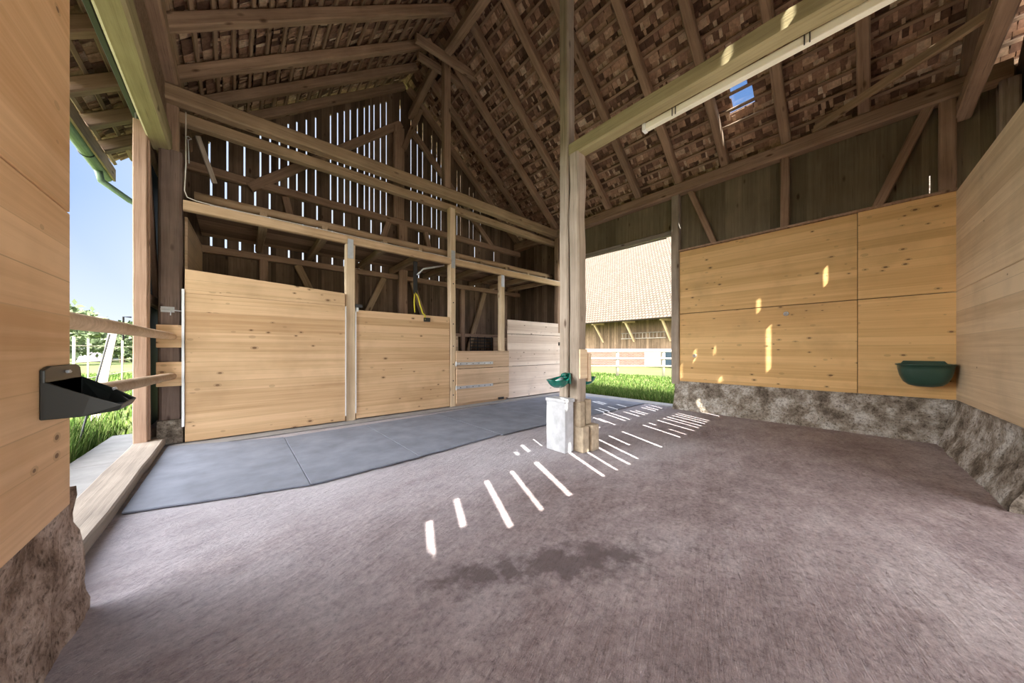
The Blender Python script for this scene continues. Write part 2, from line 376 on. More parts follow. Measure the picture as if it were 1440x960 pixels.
# ------------------------------------------------------------------ roof geometry
XR = 7.0; XL = -.6; SR = .82; SL = .75
def zR(x): return 4.5 + SR * (XR - x)
def zL(x): return 4.8 + SL * (x - XL)
XRG = (4.5 + SR * XR - 4.8 + SL * XL) / (SR + SL); ZRG = zR(XRG)
Y0, Y1 = -1.15, 7.7
def roofz(x): return min(zR(x), zL(x)) if XL < x < XR + .3 else (zR(x) if x > 3 else zL(x))

# ------------------------------------------------------------------ floor
def grid_mesh(x0, x1, y0, y1, nx, ny, zf):
    m = MB(); vs = [(x0 + (x1 - x0) * i / nx, y0 + (y1 - y0) * j / ny, 0) for j in range(ny + 1) for i in range(nx + 1)]
    vs = [(a, b, zf(a, b)) for a, b, _ in vs]
    m.add(vs, [(j * (nx + 1) + i, j * (nx + 1) + i + 1, (j + 1) * (nx + 1) + i + 1, (j + 1) * (nx + 1) + i) for j in range(ny) for i in range(nx)], .5)
    return m
fl = grid_mesh(-.75, 7.2, -1.2, 7.8, 90, 100, lambda x, y: -.006 + .007 * noise.noise(Vector((x * 1.1, y * 1.1, 0))) + .003 * noise.noise(Vector((x * 5, y * 5, 3)))).obj('floor', 'floor', smooth=True)
tag(fl, kind='structure')
fb = MB(); fb.box((-.75, -1.2, -.35), (7.2, 7.8, -.03)); o = fb.obj('floor', 'floor'); tag(o, kind='structure')

# ------------------------------------------------------------------ far gable (wall_back)
def cols_wall(name, plane, axis, a0, a1, zb, ztop, gaps, th, mat, boards, parent=None, out=1):
    """vertical boards; gaps = (centre, width, z0, z1). axis 'x': wall along x at y=plane"""
    edges = {a0, a1}
    for g in gaps: edges |= {max(a0, g[0] - g[1] / 2), min(a1, g[0] + g[1] / 2)}
    for b in boards: 
        if a0 < b < a1 and all(abs(b - g[0]) > g[1] * .5 + .03 for g in gaps): edges.add(b)
    if axis == 'x' and a0 < XRG < a1: edges.add(XRG)
    E = sorted(edges); m = MB(); off = 0; r = .5; prev_gap = True
    for e0, e1 in zip(E, E[1:]):
        if e1 - e0 < 1e-4: continue
        mid = (e0 + e1) / 2
        sl = sorted((g[2], g[3]) for g in gaps if abs(mid - g[0]) < g[1] / 2)
        if not sl: off = R.uniform(-.004, .004); r = R.random()
        segs = []; z = zb
        for s0, s1 in sl:
            if s0 > z: segs.append((z, s0))
            z = max(z, s1)
        t0, t1 = ztop(e0), ztop(e1)
        if z < min(t0, t1): segs.append((z, None))
        for s0, s1 in segs:
            u0, u1 = (t0, t1) if s1 is None else (s1, s1)
            if axis == 'x': poly = [(e0, plane + off, s0), (e1, plane + off, s0), (e1, plane + off, u1), (e0, plane + off, u0)]; d = (0, th * out, 0)
            else: poly = [(plane + off, e0, s0), (plane + off, e1, s0), (plane + off, e1, u1), (plane + off, e0, u0)]; d = (th * out, 0, 0)
            m.prism(poly, d, r)
    return m.obj(name, mat, parent)
def ux(u, y=Y1): return ony(u, 300, y).x
up = [294.4, 319.8, 343.8, 366.3, 380, 393, 405.5, 417.6, 431, 444, 465, 475, 484.4, 492.8, 502.8, 512.5, 519.6, 526.2, 535.2, 543.4, 562.8, 578, 587, 594.5, 607, 614.3, 620.3, 642.7, 647.5, 660, 665.6, 676]
lo = [296.9, 317.6, 337.4, 358.9, 379.3, 406.3, 426, 446, 467.5, 484, 505, 522, 536, 589, 604, 617.5, 667.7, 694.8]
loD = [563, 676, 683, 703, 714]
gaps = [(ux(u), .026 if i < 26 else .02, 4.36, 7.4) for i, u in enumerate(up)]
gaps += [(ux(u), .03, 3.02, 4.24) for u in lo] + [(ux(u), .010, 3.1, 4.2) for u in loD] + [(ux(u), .010, 4.4, 6) for u in (685, 691.7, 697, 705)]
bd = []; x = -.6
while x < 7: bd.append(x); x += R.uniform(.13, .2)
gaps = [(g[0], g[1], g[2], min(g[3], roofz(g[0]) - .12)) for g in gaps]
gaps = [g for g in gaps if g[3] > g[2] + .1]
wb = cols_wall('wall_back', Y1, 'x', -.75, 7.15, 0, lambda x: roofz(x) + .12, gaps, .025, 'oldz', bd); tag(wb, kind='structure')

# ------------------------------------------------------------------ near gable (wall_front) with the gaps that let the sun stripes in
YG = Y0
def back(p): 
    t = (p.y - YG); return (p.x - SX * t, p.z + SUNT * t)
S = [((564, 777), (562, 825), .05), ((602, 731), (609, 801), .048), ((640, 700), (652, 740), .045), ((682, 674), (718, 740), .048), ((718, 661), (763, 717), .042), ((753, 648), (801, 696), .058),
     ((795, 632), (849, 669), .038), ((823, 634), (869, 660), .03), ((836, 626), (886, 652), .036), ((839, 616), (898, 644), .032), ((853, 611), (886, 625), .035), ((873, 606), (931, 628), .036),
     ((898, 595), (958, 614), .036), ((906, 592), (924, 597), .034), ((917, 588), (976.7, 605), .034), ((939, 602), (966, 610), .03), ((925, 585), (982, 601), .03), ((930, 583.7), (987, 598), .032),
     ((936.7, 581.7), (992.8, 595), .03), ((941.7, 580), (996, 593), .03), ((946, 578.6), (998, 591), .03), ((960, 573), (1011.7, 585), .04),
     ((722, 634.4), (731, 639), .045), ((731, 625), (747, 634.8), .045), ((742.5, 612.5), (765.6, 625.6), .045), ((758.7, 612.5), (775.6, 622.5), .03), ((766, 592), (777, 597), .04),
     ((772.5, 589.6), (778.5, 592.7), .035), ((772, 583), (778.5, 585), .03), ((835, 585.6), (850, 593.7), .035), ((841, 587), (865, 597), .035), ((835, 597.5), (844, 601), .03), ((836, 576), (879, 591), .03),
     ((844, 574), (883, 590), .03), ((877, 577.8), (898, 585), .03), ((888, 575.5), (903, 584), .03), ((893, 576), (910, 581.7), .03), ((902, 572), (921.7, 577.8), .03), ((908, 571), (925.5, 576), .03),
     ((915.5, 569.5), (931, 574), .03), ((832.5, 565), (847.5, 569.7), .035), ((837.5, 564.7), (852, 568.7), .03), ((854, 572), (867.5, 577), .03), ((866, 569), (880, 573), .03)]
sg = []
for a, b, w in S:
    pa, pb = onz(*a), onz(*b); xa, za = back(pa); xb, zb_ = back(pb)
    sg.append(((xa + xb) / 2, w + .011, min(za, zb_), max(za, zb_)))
for a, b, w in [((1160, 365), (1160, 402), .05), ((1066, 418), (1066, 440), .05), ((1080, 448), (1080, 522), .06), ((1012, 518), (1012, 543), .055), ((1004, 486), (1004, 499), .03), ((976.5, 490), (976.5, 512), .04), ((957, 512), (957, 533), .03)]:
    pa, pb = onx(*a, 6.93), onx(*b, 6.93); xa, za = back(pa); xb, zb_ = back(pb)
    sg.append((xa, w * .46 + .011, zb_, za))
for a, b, w in [((1022, 62), (1022, 90), .055), ((1106, 10), (1106, 40), .07)]:
    pa, pb = onx(*a, 3.05), onx(*b, 3.05); xa, za = back(pa); xb, zb_ = back(pb)
    sg.append((xa, w * .46 + .011, zb_, za))
bd = []; x = -.6
while x < 7: bd.append(x); x += R.uniform(.14, .22)
wf = cols_wall('wall_front', YG, 'x', -.75, 7.15, 2.5, lambda x: roofz(x) + .12, sg, .02, 'oldz', bd, out=-1); tag(wf, kind='structure')
PF0 = Vector((6.96, -.715)); dF = Vector((-1, -.049)).normalized()
def pf(x): return (x, PF0.y + (x - PF0.x) / dF.x * dF.y)
xs = [7.0, 5.05, 4.35]
for i, (za, zb_) in enumerate(((.56, 1.945), (1.945, 3.23))):
    panel('cladding_panel', pf(6.93), pf(4.35), za, zb_ - .006, .04, 'front', parent=wf)
panel('cladding_panel', pf(4.35), pf(-.5), 2.6, 3.22, .04, 'front', parent=wf)  # left open below: unseen doorway added to let daylight in

# ------------------------------------------------------------------ side walls
def zt(z): return lambda s: z
bd = []; y = -1.1
while y < 7.6: bd.append(y); y += R.uniform(.17, .27)
m_r = cols_wall('wall_right', 7.02, 'y', -1.15, 2.76, .4, zt(4.62), [(-.52, .012, 3.3, 3.55)], .03, 'oldgrey', bd); tag(m_r, kind='structure')
bd2 = [b + .05 for b in bd]
o = cols_wall('wall_right', 7.02, 'y', 2.76, 5.85, 3.64, zt(4.62), [], .03, 'oldgrey', bd2); tag(o, kind='structure')
o = cols_wall('wall_right', 7.02, 'y', 5.85, 7.7, 0, zt(4.62), [(ony(0, 0, 1).y * 0 + yy, .01, 1.6 if k % 2 else 3.2, 2.9 if k % 2 else 4.3) for k, yy in enumerate((6.2, 6.6, 6.75, 6.95, 7.2, 7.45))], .03, 'oldz', bd); tag(o, kind='structure')
# plywood cladding on the right wall: joints at z 1.945 and u=1206
ys = onx(1206, 500, 6.95).y
for y0, y1, za, zb_ in ((-.73, ys - .003, .56, 1.94), (ys + .003, 2.62, .55, 1.94), (-.73, ys - .003, 1.95, 3.235), (ys + .003, 2.62, 1.95, 3.225)):
    panel('cladding_panel', (6.93, y1), (6.93, y0), za, zb_, .04, 'right', parent=m_r, side=1)
cap = MB(); cap.box((6.88, -.72, 3.232), (7.0, 2.62, 3.262)); cap.obj('ledge', 'old', m_r)
# left wall
wl = empty('wall_left', (-.63, .5, .56), None, None, kind='structure')
panel('cladding_panel', (-.51, 2.18), (-.51, -1.0), .565, 1.76, .03, 'left', parent=wl, side=-1)
panel('cladding_panel', (-.51, 2.18), (-.51, -1.0), 1.766, 3.2, .03, 'left', parent=wl, side=-1)
bb = MB(); bb.box((-.74, -1.15, .56), (-.545, 2.16, 4.75)); bo = bb.obj('wall_core', 'old'); reparent(bo, wl)
# back-left side of the stall: boards plus plywood lining
o = cols_wall('wall_left', -.72, 'y', 6.1, 7.7, 0, zt(4.72), [], .03, 'oldz', bd, out=-1); tag(o, kind='structure')
panel('cladding_panel', (-.48, 6.12), (-.42, 7.66), 0.05, 3.0, .03, 'stallhalf', parent=o, side=1)

# plinths
def plinth(name, pts, h, t0, t1, mat, kind='structure', ends=True):
    """pts = xy polyline on the inner face line (top); t1 = bulge at the foot (to the right side of travel)"""
    m = MB(); P = [Vector((*p, 0)) for p in pts]; rows = 14
    seg = []
    for a, b in zip(P, P[1:]):
        n = max(2, int((b - a).length / .045))
        for i in range(n): seg.append((a.lerp(b, i / n), (b - a).normalized()))
    seg.append((P[-1], (P[-1] - P[-2]).normalized()))
    vs = []
    for k, (p, d) in enumerate(seg):
        dd = (seg[max(0, k - 4)][1] + seg[min(len(seg) - 1, k + 4)][1]).normalized()
        nrm = Vector((dd.y, -dd.x, 0))
        for j in range(rows + 1):
            f = j / rows; z = h * f
            q = p + nrm * (t0 + (t1 - t0) * (1 - f) ** 1.6)
            dv = .02 * noise.noise(Vector((q.x * 5, q.y * 5, z * 6))) + .013 * noise.noise(Vector((q.x * 16, q.y * 16, z * 16))) + .007 * noise.noise(Vector((q.x * 40, q.y * 40, z * 40)))
            q = q + nrm * dv * (1 if j < rows else .4)
            vs.append((q.x, q.y, z - .02 * (j == 0)))
        bkp = p - nrm * .16
        vs.append((bkp.x, bkp.y, h))
    K = rows + 2; fs = []
    for i in range(len(seg) - 1):
        for j in range(K - 1): fs.append((i * K + j, (i + 1) * K + j, (i + 1) * K + j + 1, i * K + j + 1))
    m.add(vs, fs, .5)
    nv = len(m.v)
    if ends:
        for i in (0, len(seg) - 1):
            p, d = seg[i]; nrm = Vector((d.y, -d.x, 0)); bk = p - nrm * .16
            idx = [i * K + j for j in range(K)]
            m.v.append((bk.x, bk.y, 0)); idx.append(len(m.v) - 1); m.f.append(tuple(idx)); m.c.append(.5)
    o = m.obj(name, mat, smooth=True); tag(o, kind=kind); return o
plinth('baseboard_right', [(6.93, -.73), (6.93, 2.70)][::-1], .56, .02, .17, 'plinth')
plinth('baseboard_front', [(6.99, -.71), pf(4.35)], .565, .02, .17, 'plinth')
plinth('baseboard_left', [(-.55, -1.1), (-.55, 2.42)], .575, .0, .03, 'plinthl')
bb = MB(); bb.box((-.74, -1.15, 0), (-.56, 2.40, .56)); o = bb.obj('baseboard_left', 'plinthl', bevel=.02); tag(o, kind='structure')

# ------------------------------------------------------------------ roof
ceilR = None
def slope(side):
    m = MB(); bt = []
    if side == 'R': org = Vector((XR + .35, 0, zR(XR + .35))); d = Vector((-1, 0, SR)).normalized(); L = (XR + .35 - XRG) / -d.x; n = Vector((SR, 0, 1)).normalized()
    else: org = Vector((-1.45, 0, zL(-1.45))); d = Vector((1, 0, SL)).normalized(); L = (XRG + 1.45) / d.x; n = Vector((-SL, 0, 1)).normalized()
    ya, yb = -1.7, 8.4; rdep = .15
    hole = lambda s, y: side == 'R' and 1.265 < y < 1.6 and abs((org + d * s).x + n.x * .2 - 6.22) < .18
    sp = .235; k = 0; s = .05
    while s < L:
        bt.append(s); s += sp
    for s in bt:
        for half in (0, 1):
            ss = s + half * sp * .5; y = ya + R.uniform(0, .1)
            while y < yb:
                w = R.choice((.085, .1, .12, .14, .165)); 
                if not hole(ss + .06, y + w / 2):
                    lift = rdep + .045 + .028 * (1 - half) + R.uniform(-.008, .008); ln = sp * .5 + .045
                    tilt = R.uniform(-.012, .02); q0 = org + d * (ss - .02) + n * (lift + .012); q1 = org + d * (ss + ln - .02) + n * (lift + tilt + .03)
                    dy = Vector((0, 1, 0)); sk = R.uniform(-.006, .006)
                    a = q0 + dy * y; b_ = q0 + dy * (y + w - .007); c_ = q1 + dy * (y + w - .007 + sk); e_ = q1 + dy * (y + sk)
                    m.add([a, b_, c_, e_] + [p + n * .012 for p in (a, b_, c_, e_)], [(3, 2, 1, 0), (4, 5, 6, 7), (0, 1, 5, 4), (1, 2, 6, 5), (2, 3, 7, 6), (3, 0, 4, 7)], R.random() ** 1.35)
                    if R.random() < .45:      # wooden slip under the joint
                        a = org + d * (ss - R.uniform(.0, .04)) + n * (lift - .004); b2 = a + d * R.uniform(.09, .2) + n * R.uniform(.0, .03); ww = R.uniform(.025, .05)
                        pp = [a + dy * (y - ww / 2), a + dy * (y + ww / 2), b2 + dy * (y + ww / 2 + R.uniform(-.02, .02)), b2 + dy * (y - ww / 2)]
                        m.add(pp + [p + n * .004 for p in pp], [(3, 2, 1, 0), (4, 5, 6, 7), (0, 1, 5, 4), (1, 2, 6, 5), (2, 3, 7, 6), (3, 0, 4, 7)], R.uniform(.6, 1))
                y += w
    # outer skin
    def quad(s0, s1, y0, y1):
        a = org + n * (rdep + .14); P = [a + d * s0 + Vector((0, y0, 0)), a + d * s1 + Vector((0, y0, 0)), a + d * s1 + Vector((0, y1, 0)), a + d * s0 + Vector((0, y1, 0))]
        m.add(P + [p + n * .02 for p in P], [(0, 1, 2, 3), (7, 6, 5, 4), (0, 4, 5, 1), (1, 5, 6, 2), (2, 6, 7, 3), (3, 7, 4, 0)], .15)
    if side == 'R':
        sa = (org.x - 6.47 + n.x * .29) / -d.x; sb = (org.x - 6.13 + n.x * .29) / -d.x
        quad(-.1, sa, ya, yb); quad(sb, L + .12, ya, yb); quad(sa, sb, ya, 1.27); quad(sa, sb, 1.62, yb)
    else: quad(-.1, L + .12, ya, yb)
    o = m.obj('ceiling', 'tile'); tag(o, kind='structure')
    if side == 'R':
        c = MB(); c.prism([(XRG - .35, -1.7, ZRG + .16), (XRG, -1.7, ZRG + .50), (XRG + .35, -1.7, ZRG + .14), (XRG + .35, -1.7, ZRG + .2), (XRG, -1.7, ZRG + .56), (XRG - .35, -1.7, ZRG + .22)], (0, 10.1, 0)); c.obj('ridge_cap', 'tile', o)
    for s in bt:
        a = org + d * s + n * (rdep + .022)
        beam('batten', a + Vector((0, ya, 0)), a + Vector((0, yb, 0)), .045, .034, 'old', up=n, jit=.003, parent=o)
    if side == 'R':
        a = org + n * (rdep + .15); P = [a + d * sa + Vector((0, 1.27, 0)), a + d * sb + Vector((0, 1.27, 0)), a + d * sb + Vector((0, 1.62, 0)), a + d * sa + Vector((0, 1.62, 0))]
        g = MB(); g.add(P + [p + n * .006 for p in P], [(3, 2, 1, 0), (4, 5, 6, 7), (0, 1, 5, 4), (1, 2, 6, 5), (2, 3, 7, 6), (3, 0, 4, 7)], .5); go = g.obj('window_1', 'glass'); tag(go, kind='structure')
    # rafters
    Yr = [-.8, .07, .94, 1.8, 2.62, 3.48, 4.25, 5.1, 5.95, 6.8, 7.58] if side == 'R' else [-.65, .2, 1.05, 1.9, 2.75, 3.6, 4.43, 5.27, 6.16, 6.9, 7.6]
    ordn = ['nearest', 'tenth', 'ninth', 'eighth', 'seventh', 'sixth', 'fifth', 'fourth', 'third', 'second', 'first']
    for y, od in zip(Yr, ordn):
        a = org + n * rdep / 2 + Vector((0, y, 0)); b_ = a + d * (L - .02)
        nm = 'right' if side == 'R' else 'left'
        lb = f'brown hewn rafter under the {nm} roof slope, {od} counted from the far gable' if od != 'nearest' else f'brown rafter under the {nm} roof slope, last one above the viewer'
        beam('rafter', a, b_, .13, rdep, 'old', up=n, label=lb, cat='rafter', group=f'rafters of the {nm} roof slope')
slope('R'); slope('L')

# ------------------------------------------------------------------ main timber frame
B = lambda *a, **k: beam(*a, **k)
B('wall_plate', (6.93, -1.1, 4.52), (6.93, 7.68, 4.52), .2, .22, 'old', label='long brown wall plate under the rafter feet above the right wall', cat='beam')
B('wall_plate', (-.63, -1.1, 4.68), (-.63, 7.68, 4.68), .17, .2, 'old', label='brown wall plate lying over the tall door header at the left eaves', cat='beam')
B('door_header', (-.70, 2.165, 3.86), (-.70, 6.0, 3.86), .19, .24, 'lintel', label='pale yellowish header beam over the tall opening on the left', cat='beam')
hb = MB(); hb.box((-.74, 2.165, 3.98), (-.66, 6.0, 4.6)); tag(hb.obj('header_board', 'old'), 'brown board between the pale door header and the left wall plate', 'board')
B('tie_beam', (-.78, 5.93, 4.475), (7.0, 5.93, 4.475), .17, .2, 'beam', bow=.03, label='long upper tie beam spanning the barn from left eaves to right wall', cat='beam')
B('tie_beam', (-.6, 6.1, 4.29), (7.0, 6.1, 4.27), .14, .15, 'beam', bow=.02, label='lower thinner beam tucked behind and under the long tie beam', cat='beam')
post('king_post', 3.30, 3.46, 5.9, 6.04, 4.58, 7.5, 'old', label='slim king post standing on the tie beam under the far ridge', cat='post')
B('collar_clamp', (2.62, 5.8, 7.22), (4.05, 5.8, 7.26), .09, .17, 'old', label='front collar piece clamped across the king post below the ridge', cat='beam')
B('collar_clamp', (2.8, 6.1, 7.2), (3.95, 6.1, 7.2), .09, .14, 'old', label='rear collar piece behind the king post below the ridge', cat='beam')
B('ridge_beam', (3.27, -1.1, 7.42), (3.27, 5.7, 7.32), .16, .18, 'old', label='ridge beam running from the king post towards the viewer', cat='beam')
B('ridge_beam', (3.27, 6.15, 7.36), (3.3, 7.6, 7.02), .14, .16, 'old', label='ridge brace behind the king post sloping down to the far gable', cat='beam')
# centre post pair
post('centre_post', 3.05, 3.19, 2.44, 2.58, .5, 7.4, 'post', label='tall rear half of the centre post running up to the ridge', cat='post', jit=.006)
post('centre_post', 3.05, 3.205, 2.285, 2.425, .58, 3.56, 'post', label='shorter cracked front half of the centre post carrying the overhead beam', cat='post', jit=.007)
B('overhead_beam', (3.127, -1.05, 3.63), (3.127, 2.43, 3.63), .155, .165, 'lintel', label='yellowish overhead beam running from the centre post towards the viewer', cat='beam', jit=.006)
# light strip
lb = empty('batten_light', (3.25, .75, 3.5), 'long cream light strip fixed under the yellowish overhead beam', 'light fixture')
m = MB(); m.box((3.205, -.4, 3.49), (3.265, 1.55, 3.56)); reparent(m.obj('housing', 'cream', bevel=.008), lb)
m = MB(); m.box((3.2, 1.55, 3.485), (3.27, 1.585, 3.565)); reparent(m.obj('end_cap', 'white', bevel=.005), lb)
for y in (1.25, .3):
    m = MB(); m.tube([(3.2, y, 3.48), (3.2, y, 3.57)], .004, 6); m.tube([(3.2, y + .03, 3.48), (3.2, y + .03, 3.57)], .004, 6); reparent(m.obj('clip', 'iron'), lb)
# gable framing
B('gable_rail', (-.6, 7.62, 4.31), (7.0, 7.62, 4.31), .12, .15, 'old', label='horizontal gable rail crossing the slatted wall below the tie beam', cat='beam')
B('gable_rail', (-.6, 7.62, 2.95), (7.0, 7.62, 2.98), .12, .12, 'old', label='lower gable rail carrying the loft at the back of the stalls', cat='beam')
B('gable_rail', (-.4, 7.62, 1.62), (7.0, 7.62, 1.62), .09, .1, 'old', label='lowest gable rail seen inside the stall over the half door', cat='beam')
B('gable_brace', (.2, 7.6, 4.2), (3.05, 7.6, 6.72), .1, .16, 'old', label='long diagonal brace on the left half of the slatted gable', cat='brace')
B('gable_brace', (3.3, 7.6, 6.72), (5.85, 7.6, 4.35), .1, .15, 'old', label='long diagonal brace on the right half of the slatted gable', cat='brace')
post('gable_post', 2.87, 3.12, 7.53, 7.66, 4.38, 6.6, 'old', label='gable post in the middle of the slatted far wall', cat='post')
post('gable_post', 2.98, 3.2, 7.53, 7.66, 0, 4.24, 'old', label='gable post below the rail at the middle of the far wall', cat='post')
B('gable_brace', (3.1, 7.55, 6.1), (3.5, 7.45, 7.2), .09, .12, 'old', label='short crooked brace from the gable post up to the ridge', cat='brace')
for i, (a, b_, lbz) in enumerate((((.95, 2.9), (1.35, 2.0), 'behind the tall left stall door'), ((2.65, 2.9), (2.15, 1.8), 'just left of the yellow strap'), ((3.35, 2.9), (3.75, 1.8), 'right of the yellow strap'), ((5.6, 2.9), (5.0, 1.1), 'above the half door'))):
    B('wall_brace', (a[0], 7.62, a[1]), (b_[0], 7.62, b_[1]), .08, .13, 'beam', label=f'diagonal brace on the stall rear wall {lbz}', cat='brace')
for i, (x, lbz) in enumerate(((1.95, 'behind the first sawn post'), (4.75, 'above the half door'), (.35, 'in the left corner stall'), (6.3, 'behind the bleached panel'))):
    post('wall_stud', x, x + .13, 7.55, 7.68, 0, 2.9, 'old', label=f'vertical stud on the stall rear wall {lbz}', cat='post')
B('gable_strut', (.75, 7.6, 4.2), (.95, 7.6, 3.2), .08, .12, 'old', label='short strut between the two gable rails near the left corner', cat='brace')
B('gable_strut', (2.75, 7.6, 4.24), (2.45, 7.6, 3.3), .08, .13, 'old', label='short leaning strut between the gable rails left of centre', cat='brace')
B('gable_strut', (3.7, 7.6, 4.24), (3.95, 7.6, 3.2), .08, .12, 'old', label='short leaning strut between the gable rails right of centre', cat='brace')
# right wall framing
post('wall_post', 6.87, 7.0, 2.62, 2.77, .5, 4.42, 'post', label='grey post at the right jamb of the meadow opening', cat='post')
post('wall_stud', 6.9, 7.0, .90, 1.01, 3.26, 4.42, 'old', label='short stud above the right wall cladding', cat='post')
post('wall_stud', 6.88, 7.0, -.72, -.58, 3.26, 4.42, 'old', label='corner stud above the cladding in the right corner', cat='post')
post('wall_stud', 6.88, 7.0, 5.86, 6.0, 0, 4.42, 'old', label='post where the stall front meets the right wall', cat='post')
B('wall_brace', (6.96, 2.42, 4.42), (6.96, 2.0, 3.26), .08, .1, 'old', label='small diagonal brace above the cladding beside the meadow opening', cat='brace')
B('wall_brace', (6.95, -.5, 4.42), (6.95, -.06, 3.26), .09, .11, 'old', label='diagonal brace above the cladding near the right corner', cat='brace')
B('lintel', (6.99, 2.77, 3.69), (6.99, 5.86, 3.69), .06, .1, 'sill', label='pale lintel board along the top of the meadow opening', cat='beam')
B('track_rail', (6.95, 2.9, 3.60), (6.95, 5.2, 3.62), .03, .03, 'sill', label='thin pale track rail under the lintel of the meadow opening', cat='rail')
# near gable framing
B('tie_beam', (-.6, -.79, 4.25), (7.0, -.77, 4.22), .13, .18, 'old', label='near tie beam above the cladding in the top right corner', cat='beam')
B('wind_brace', (6.82, .58, 4.66), (5.32, -.78, 4.38), .05, .1, 'beam', label='pale diagonal wind brace under the rafters in the top right corner', cat='brace')
post('wall_stud', 6.62, 6.8, -1.12, -.98, 3.2, 4.3, 'post', label='cracked grey stud behind the cladding at the right corner', cat='post')
post('wall_stud', 5.45, 5.6, -1.12, -.98, 3.2, 4.3, 'old', label='second stud over the front cladding at the right picture edge', cat='post')

# ------------------------------------------------------------------ stall front
sp1 = post('stall_post', 1.40, 1.55, 5.83, 5.93, 0, 2.99, 'postnew', label='pale sawn post between the tall left door and the middle door', cat='post')
sp2 = post('stall_post', 3.40, 3.535, 5.83, 5.97, 0, 4.2, 'postnew', label='pale sawn post left of the half door, reaching the tie beam', cat='post')
sp3 = post('stall_post', 4.78, 4.92, 5.86, 5.97, 0, 2.99, 'postnew', label='pale sawn post at the right side of the half door', cat='post')
B('shelf_beam', (-.5, 5.88, 3.07), (7.0, 5.88, 3.075), .09, .13, 'shelf', label='light brown shelf beam along the top of the stall fronts', cat='beam', jit=.003)
m = MB()
m.tube([(-.42 + 7.4 * i / 24, 6.2, 3.335 + R.uniform(-.006, .006)) for i in range(25)], [.062 + R.uniform(-.005, .004) for _ in range(25)], 12)
tag(m.obj('log', 'shelf', smooth=True), 'long round log lying along the loft edge above the shelf beam', 'log')
loft = MB()
y = 6.05
while y < 7.5:
    w = R.uniform(.16, .22); loft.box((-.42, y, 3.155 + R.uniform(0, .004)), (6.96, min(y + w - .004, 7.55), 3.18)); y += w
tag(loft.obj('loft_floor', 'old'), 'brown plank loft floor over the stalls', 'loft')
for x, n_ in ((.32, 'first'), (1.12, 'second'), (2.1, 'third'), (2.8, 'fourth'), (3.65, 'fifth'), (4.3, 'sixth'), (5.05, 'seventh'), (5.8, 'eighth'), (6.5, 'ninth')):
    B('loft_joist', (x, 5.94, 3.09), (x + .02, 7.6, 3.09), .1, .12, 'beam', label=f'joist under the plank loft, {n_} from the left corner post', cat='joist', group='loft joists')
    B('spacer_block', (x, 5.95, 3.2), (x, 6.13, 3.2), .08, .1, 'beam', label=f'small wood block on the shelf beam holding the log, {n_} from the left', cat='block', group='blocks under the log')

# tall left door
d1 = empty('stall_door', (-.48, 5.85, 0), 'tall pale spruce stall door at the left, highest of the stall fronts', 'stall door')
for o in (panel('board_panel', (-.48, 5.80), (1.385, 5.80), .02, 1.93, .045, 'stall', parent=d1), panel('board_panel', (-.48, 5.80), (1.385, 5.80), 1.932, 2.24, .045, 'stall', parent=d1, z1b=2.145)): pass
m = MB(); m.box((-.508, 5.79, .22), (-.484, 5.85, 1.98)); reparent(m.obj('edge_channel', 'white'), d1)
m = MB(); m.box((1.388, 5.79, .1), (1.40, 5.85, 1.93)); reparent(m.obj('edge_channel', 'white'), d1)
d2 = empty('stall_door', (1.56, 5.85, 0), 'pale spruce stall door in the middle, between the first two sawn posts', 'stall door')
panel('board_panel', (1.565, 5.84), (3.39, 5.84), .02, 1.89, .045, 'stall', parent=d2)
m = MB(); m.box((1.552, 5.82, .12), (1.566, 5.87, 1.93)); m.box((1.552, 5.82, 1.86), (1.60, 5.826, 1.93)); reparent(m.obj('edge_channel', 'white'), d2)
m = MB(); m.box((1.555, 5.80, 1.93), (1.66, 5.86, 1.985)); reparent(m.obj('latch', 'iron', bevel=.004), d2)
d3 = empty('half_door', (3.54, 5.85, 0), 'low spruce half door with two long strap hinges', 'half door')
for i, (a, b_) in enumerate(((.06, .412), (.424, .792), (.804, 1.18))): panel('board', (3.535, 5.80), (5.0, 5.80), a, b_, .04, 'stallhalf', parent=d3)
for z in (.40, .905):
    m = MB(); m.box((3.50, 5.785, z - .03), (4.5, 5.80, z + .03)); m.tube([(3.515, 5.79, z - .05), (3.515, 5.79, z + .05)], .014, 8)
    h = m.obj('strap_hinge', 'steel', bevel=.003); reparent(h, d3)
    for k in range(6):
        q = MB(); q.tube([(3.62 + k * .16, 5.786, z), (3.62 + k * .16, 5.779, z)], .01, 8); q.obj('bolt', 'iron', h)
m = MB(); m.box((3.54, 5.85, .0), (4.95, 5.9, .07)); tag(m.obj('threshold_board', 'stallhalf'), 'low board on the ground under the half door', 'board')
m = MB(); m.box((4.66, 5.775, .035), (4.82, 5.80, .09)); reparent(m.obj('bottom_bolt', 'iron'), d3)
d4 = empty('stall_partition', (5.0, 5.9, 0), 'bleached pale stall panel at the right, next to the centre post', 'stall panel')
panel('board_panel', (5.02, 5.86), (6.98, 5.86), .02, .795, .04, 'stallpale', parent=d4); panel('board_panel', (5.02, 5.86), (6.98, 5.86), .805, 1.595, .04, 'stallpale', parent=d4); panel('board_panel', (5.02, 5.86), (6.98, 5.86), 1.605, 1.945, .04, 'stallpale', parent=d4)
m = MB(); m.box((6.90, 5.83, 1.33), (6.96, 5.86, 1.42)); reparent(m.obj('hinge_plate', 'iron'), d4)
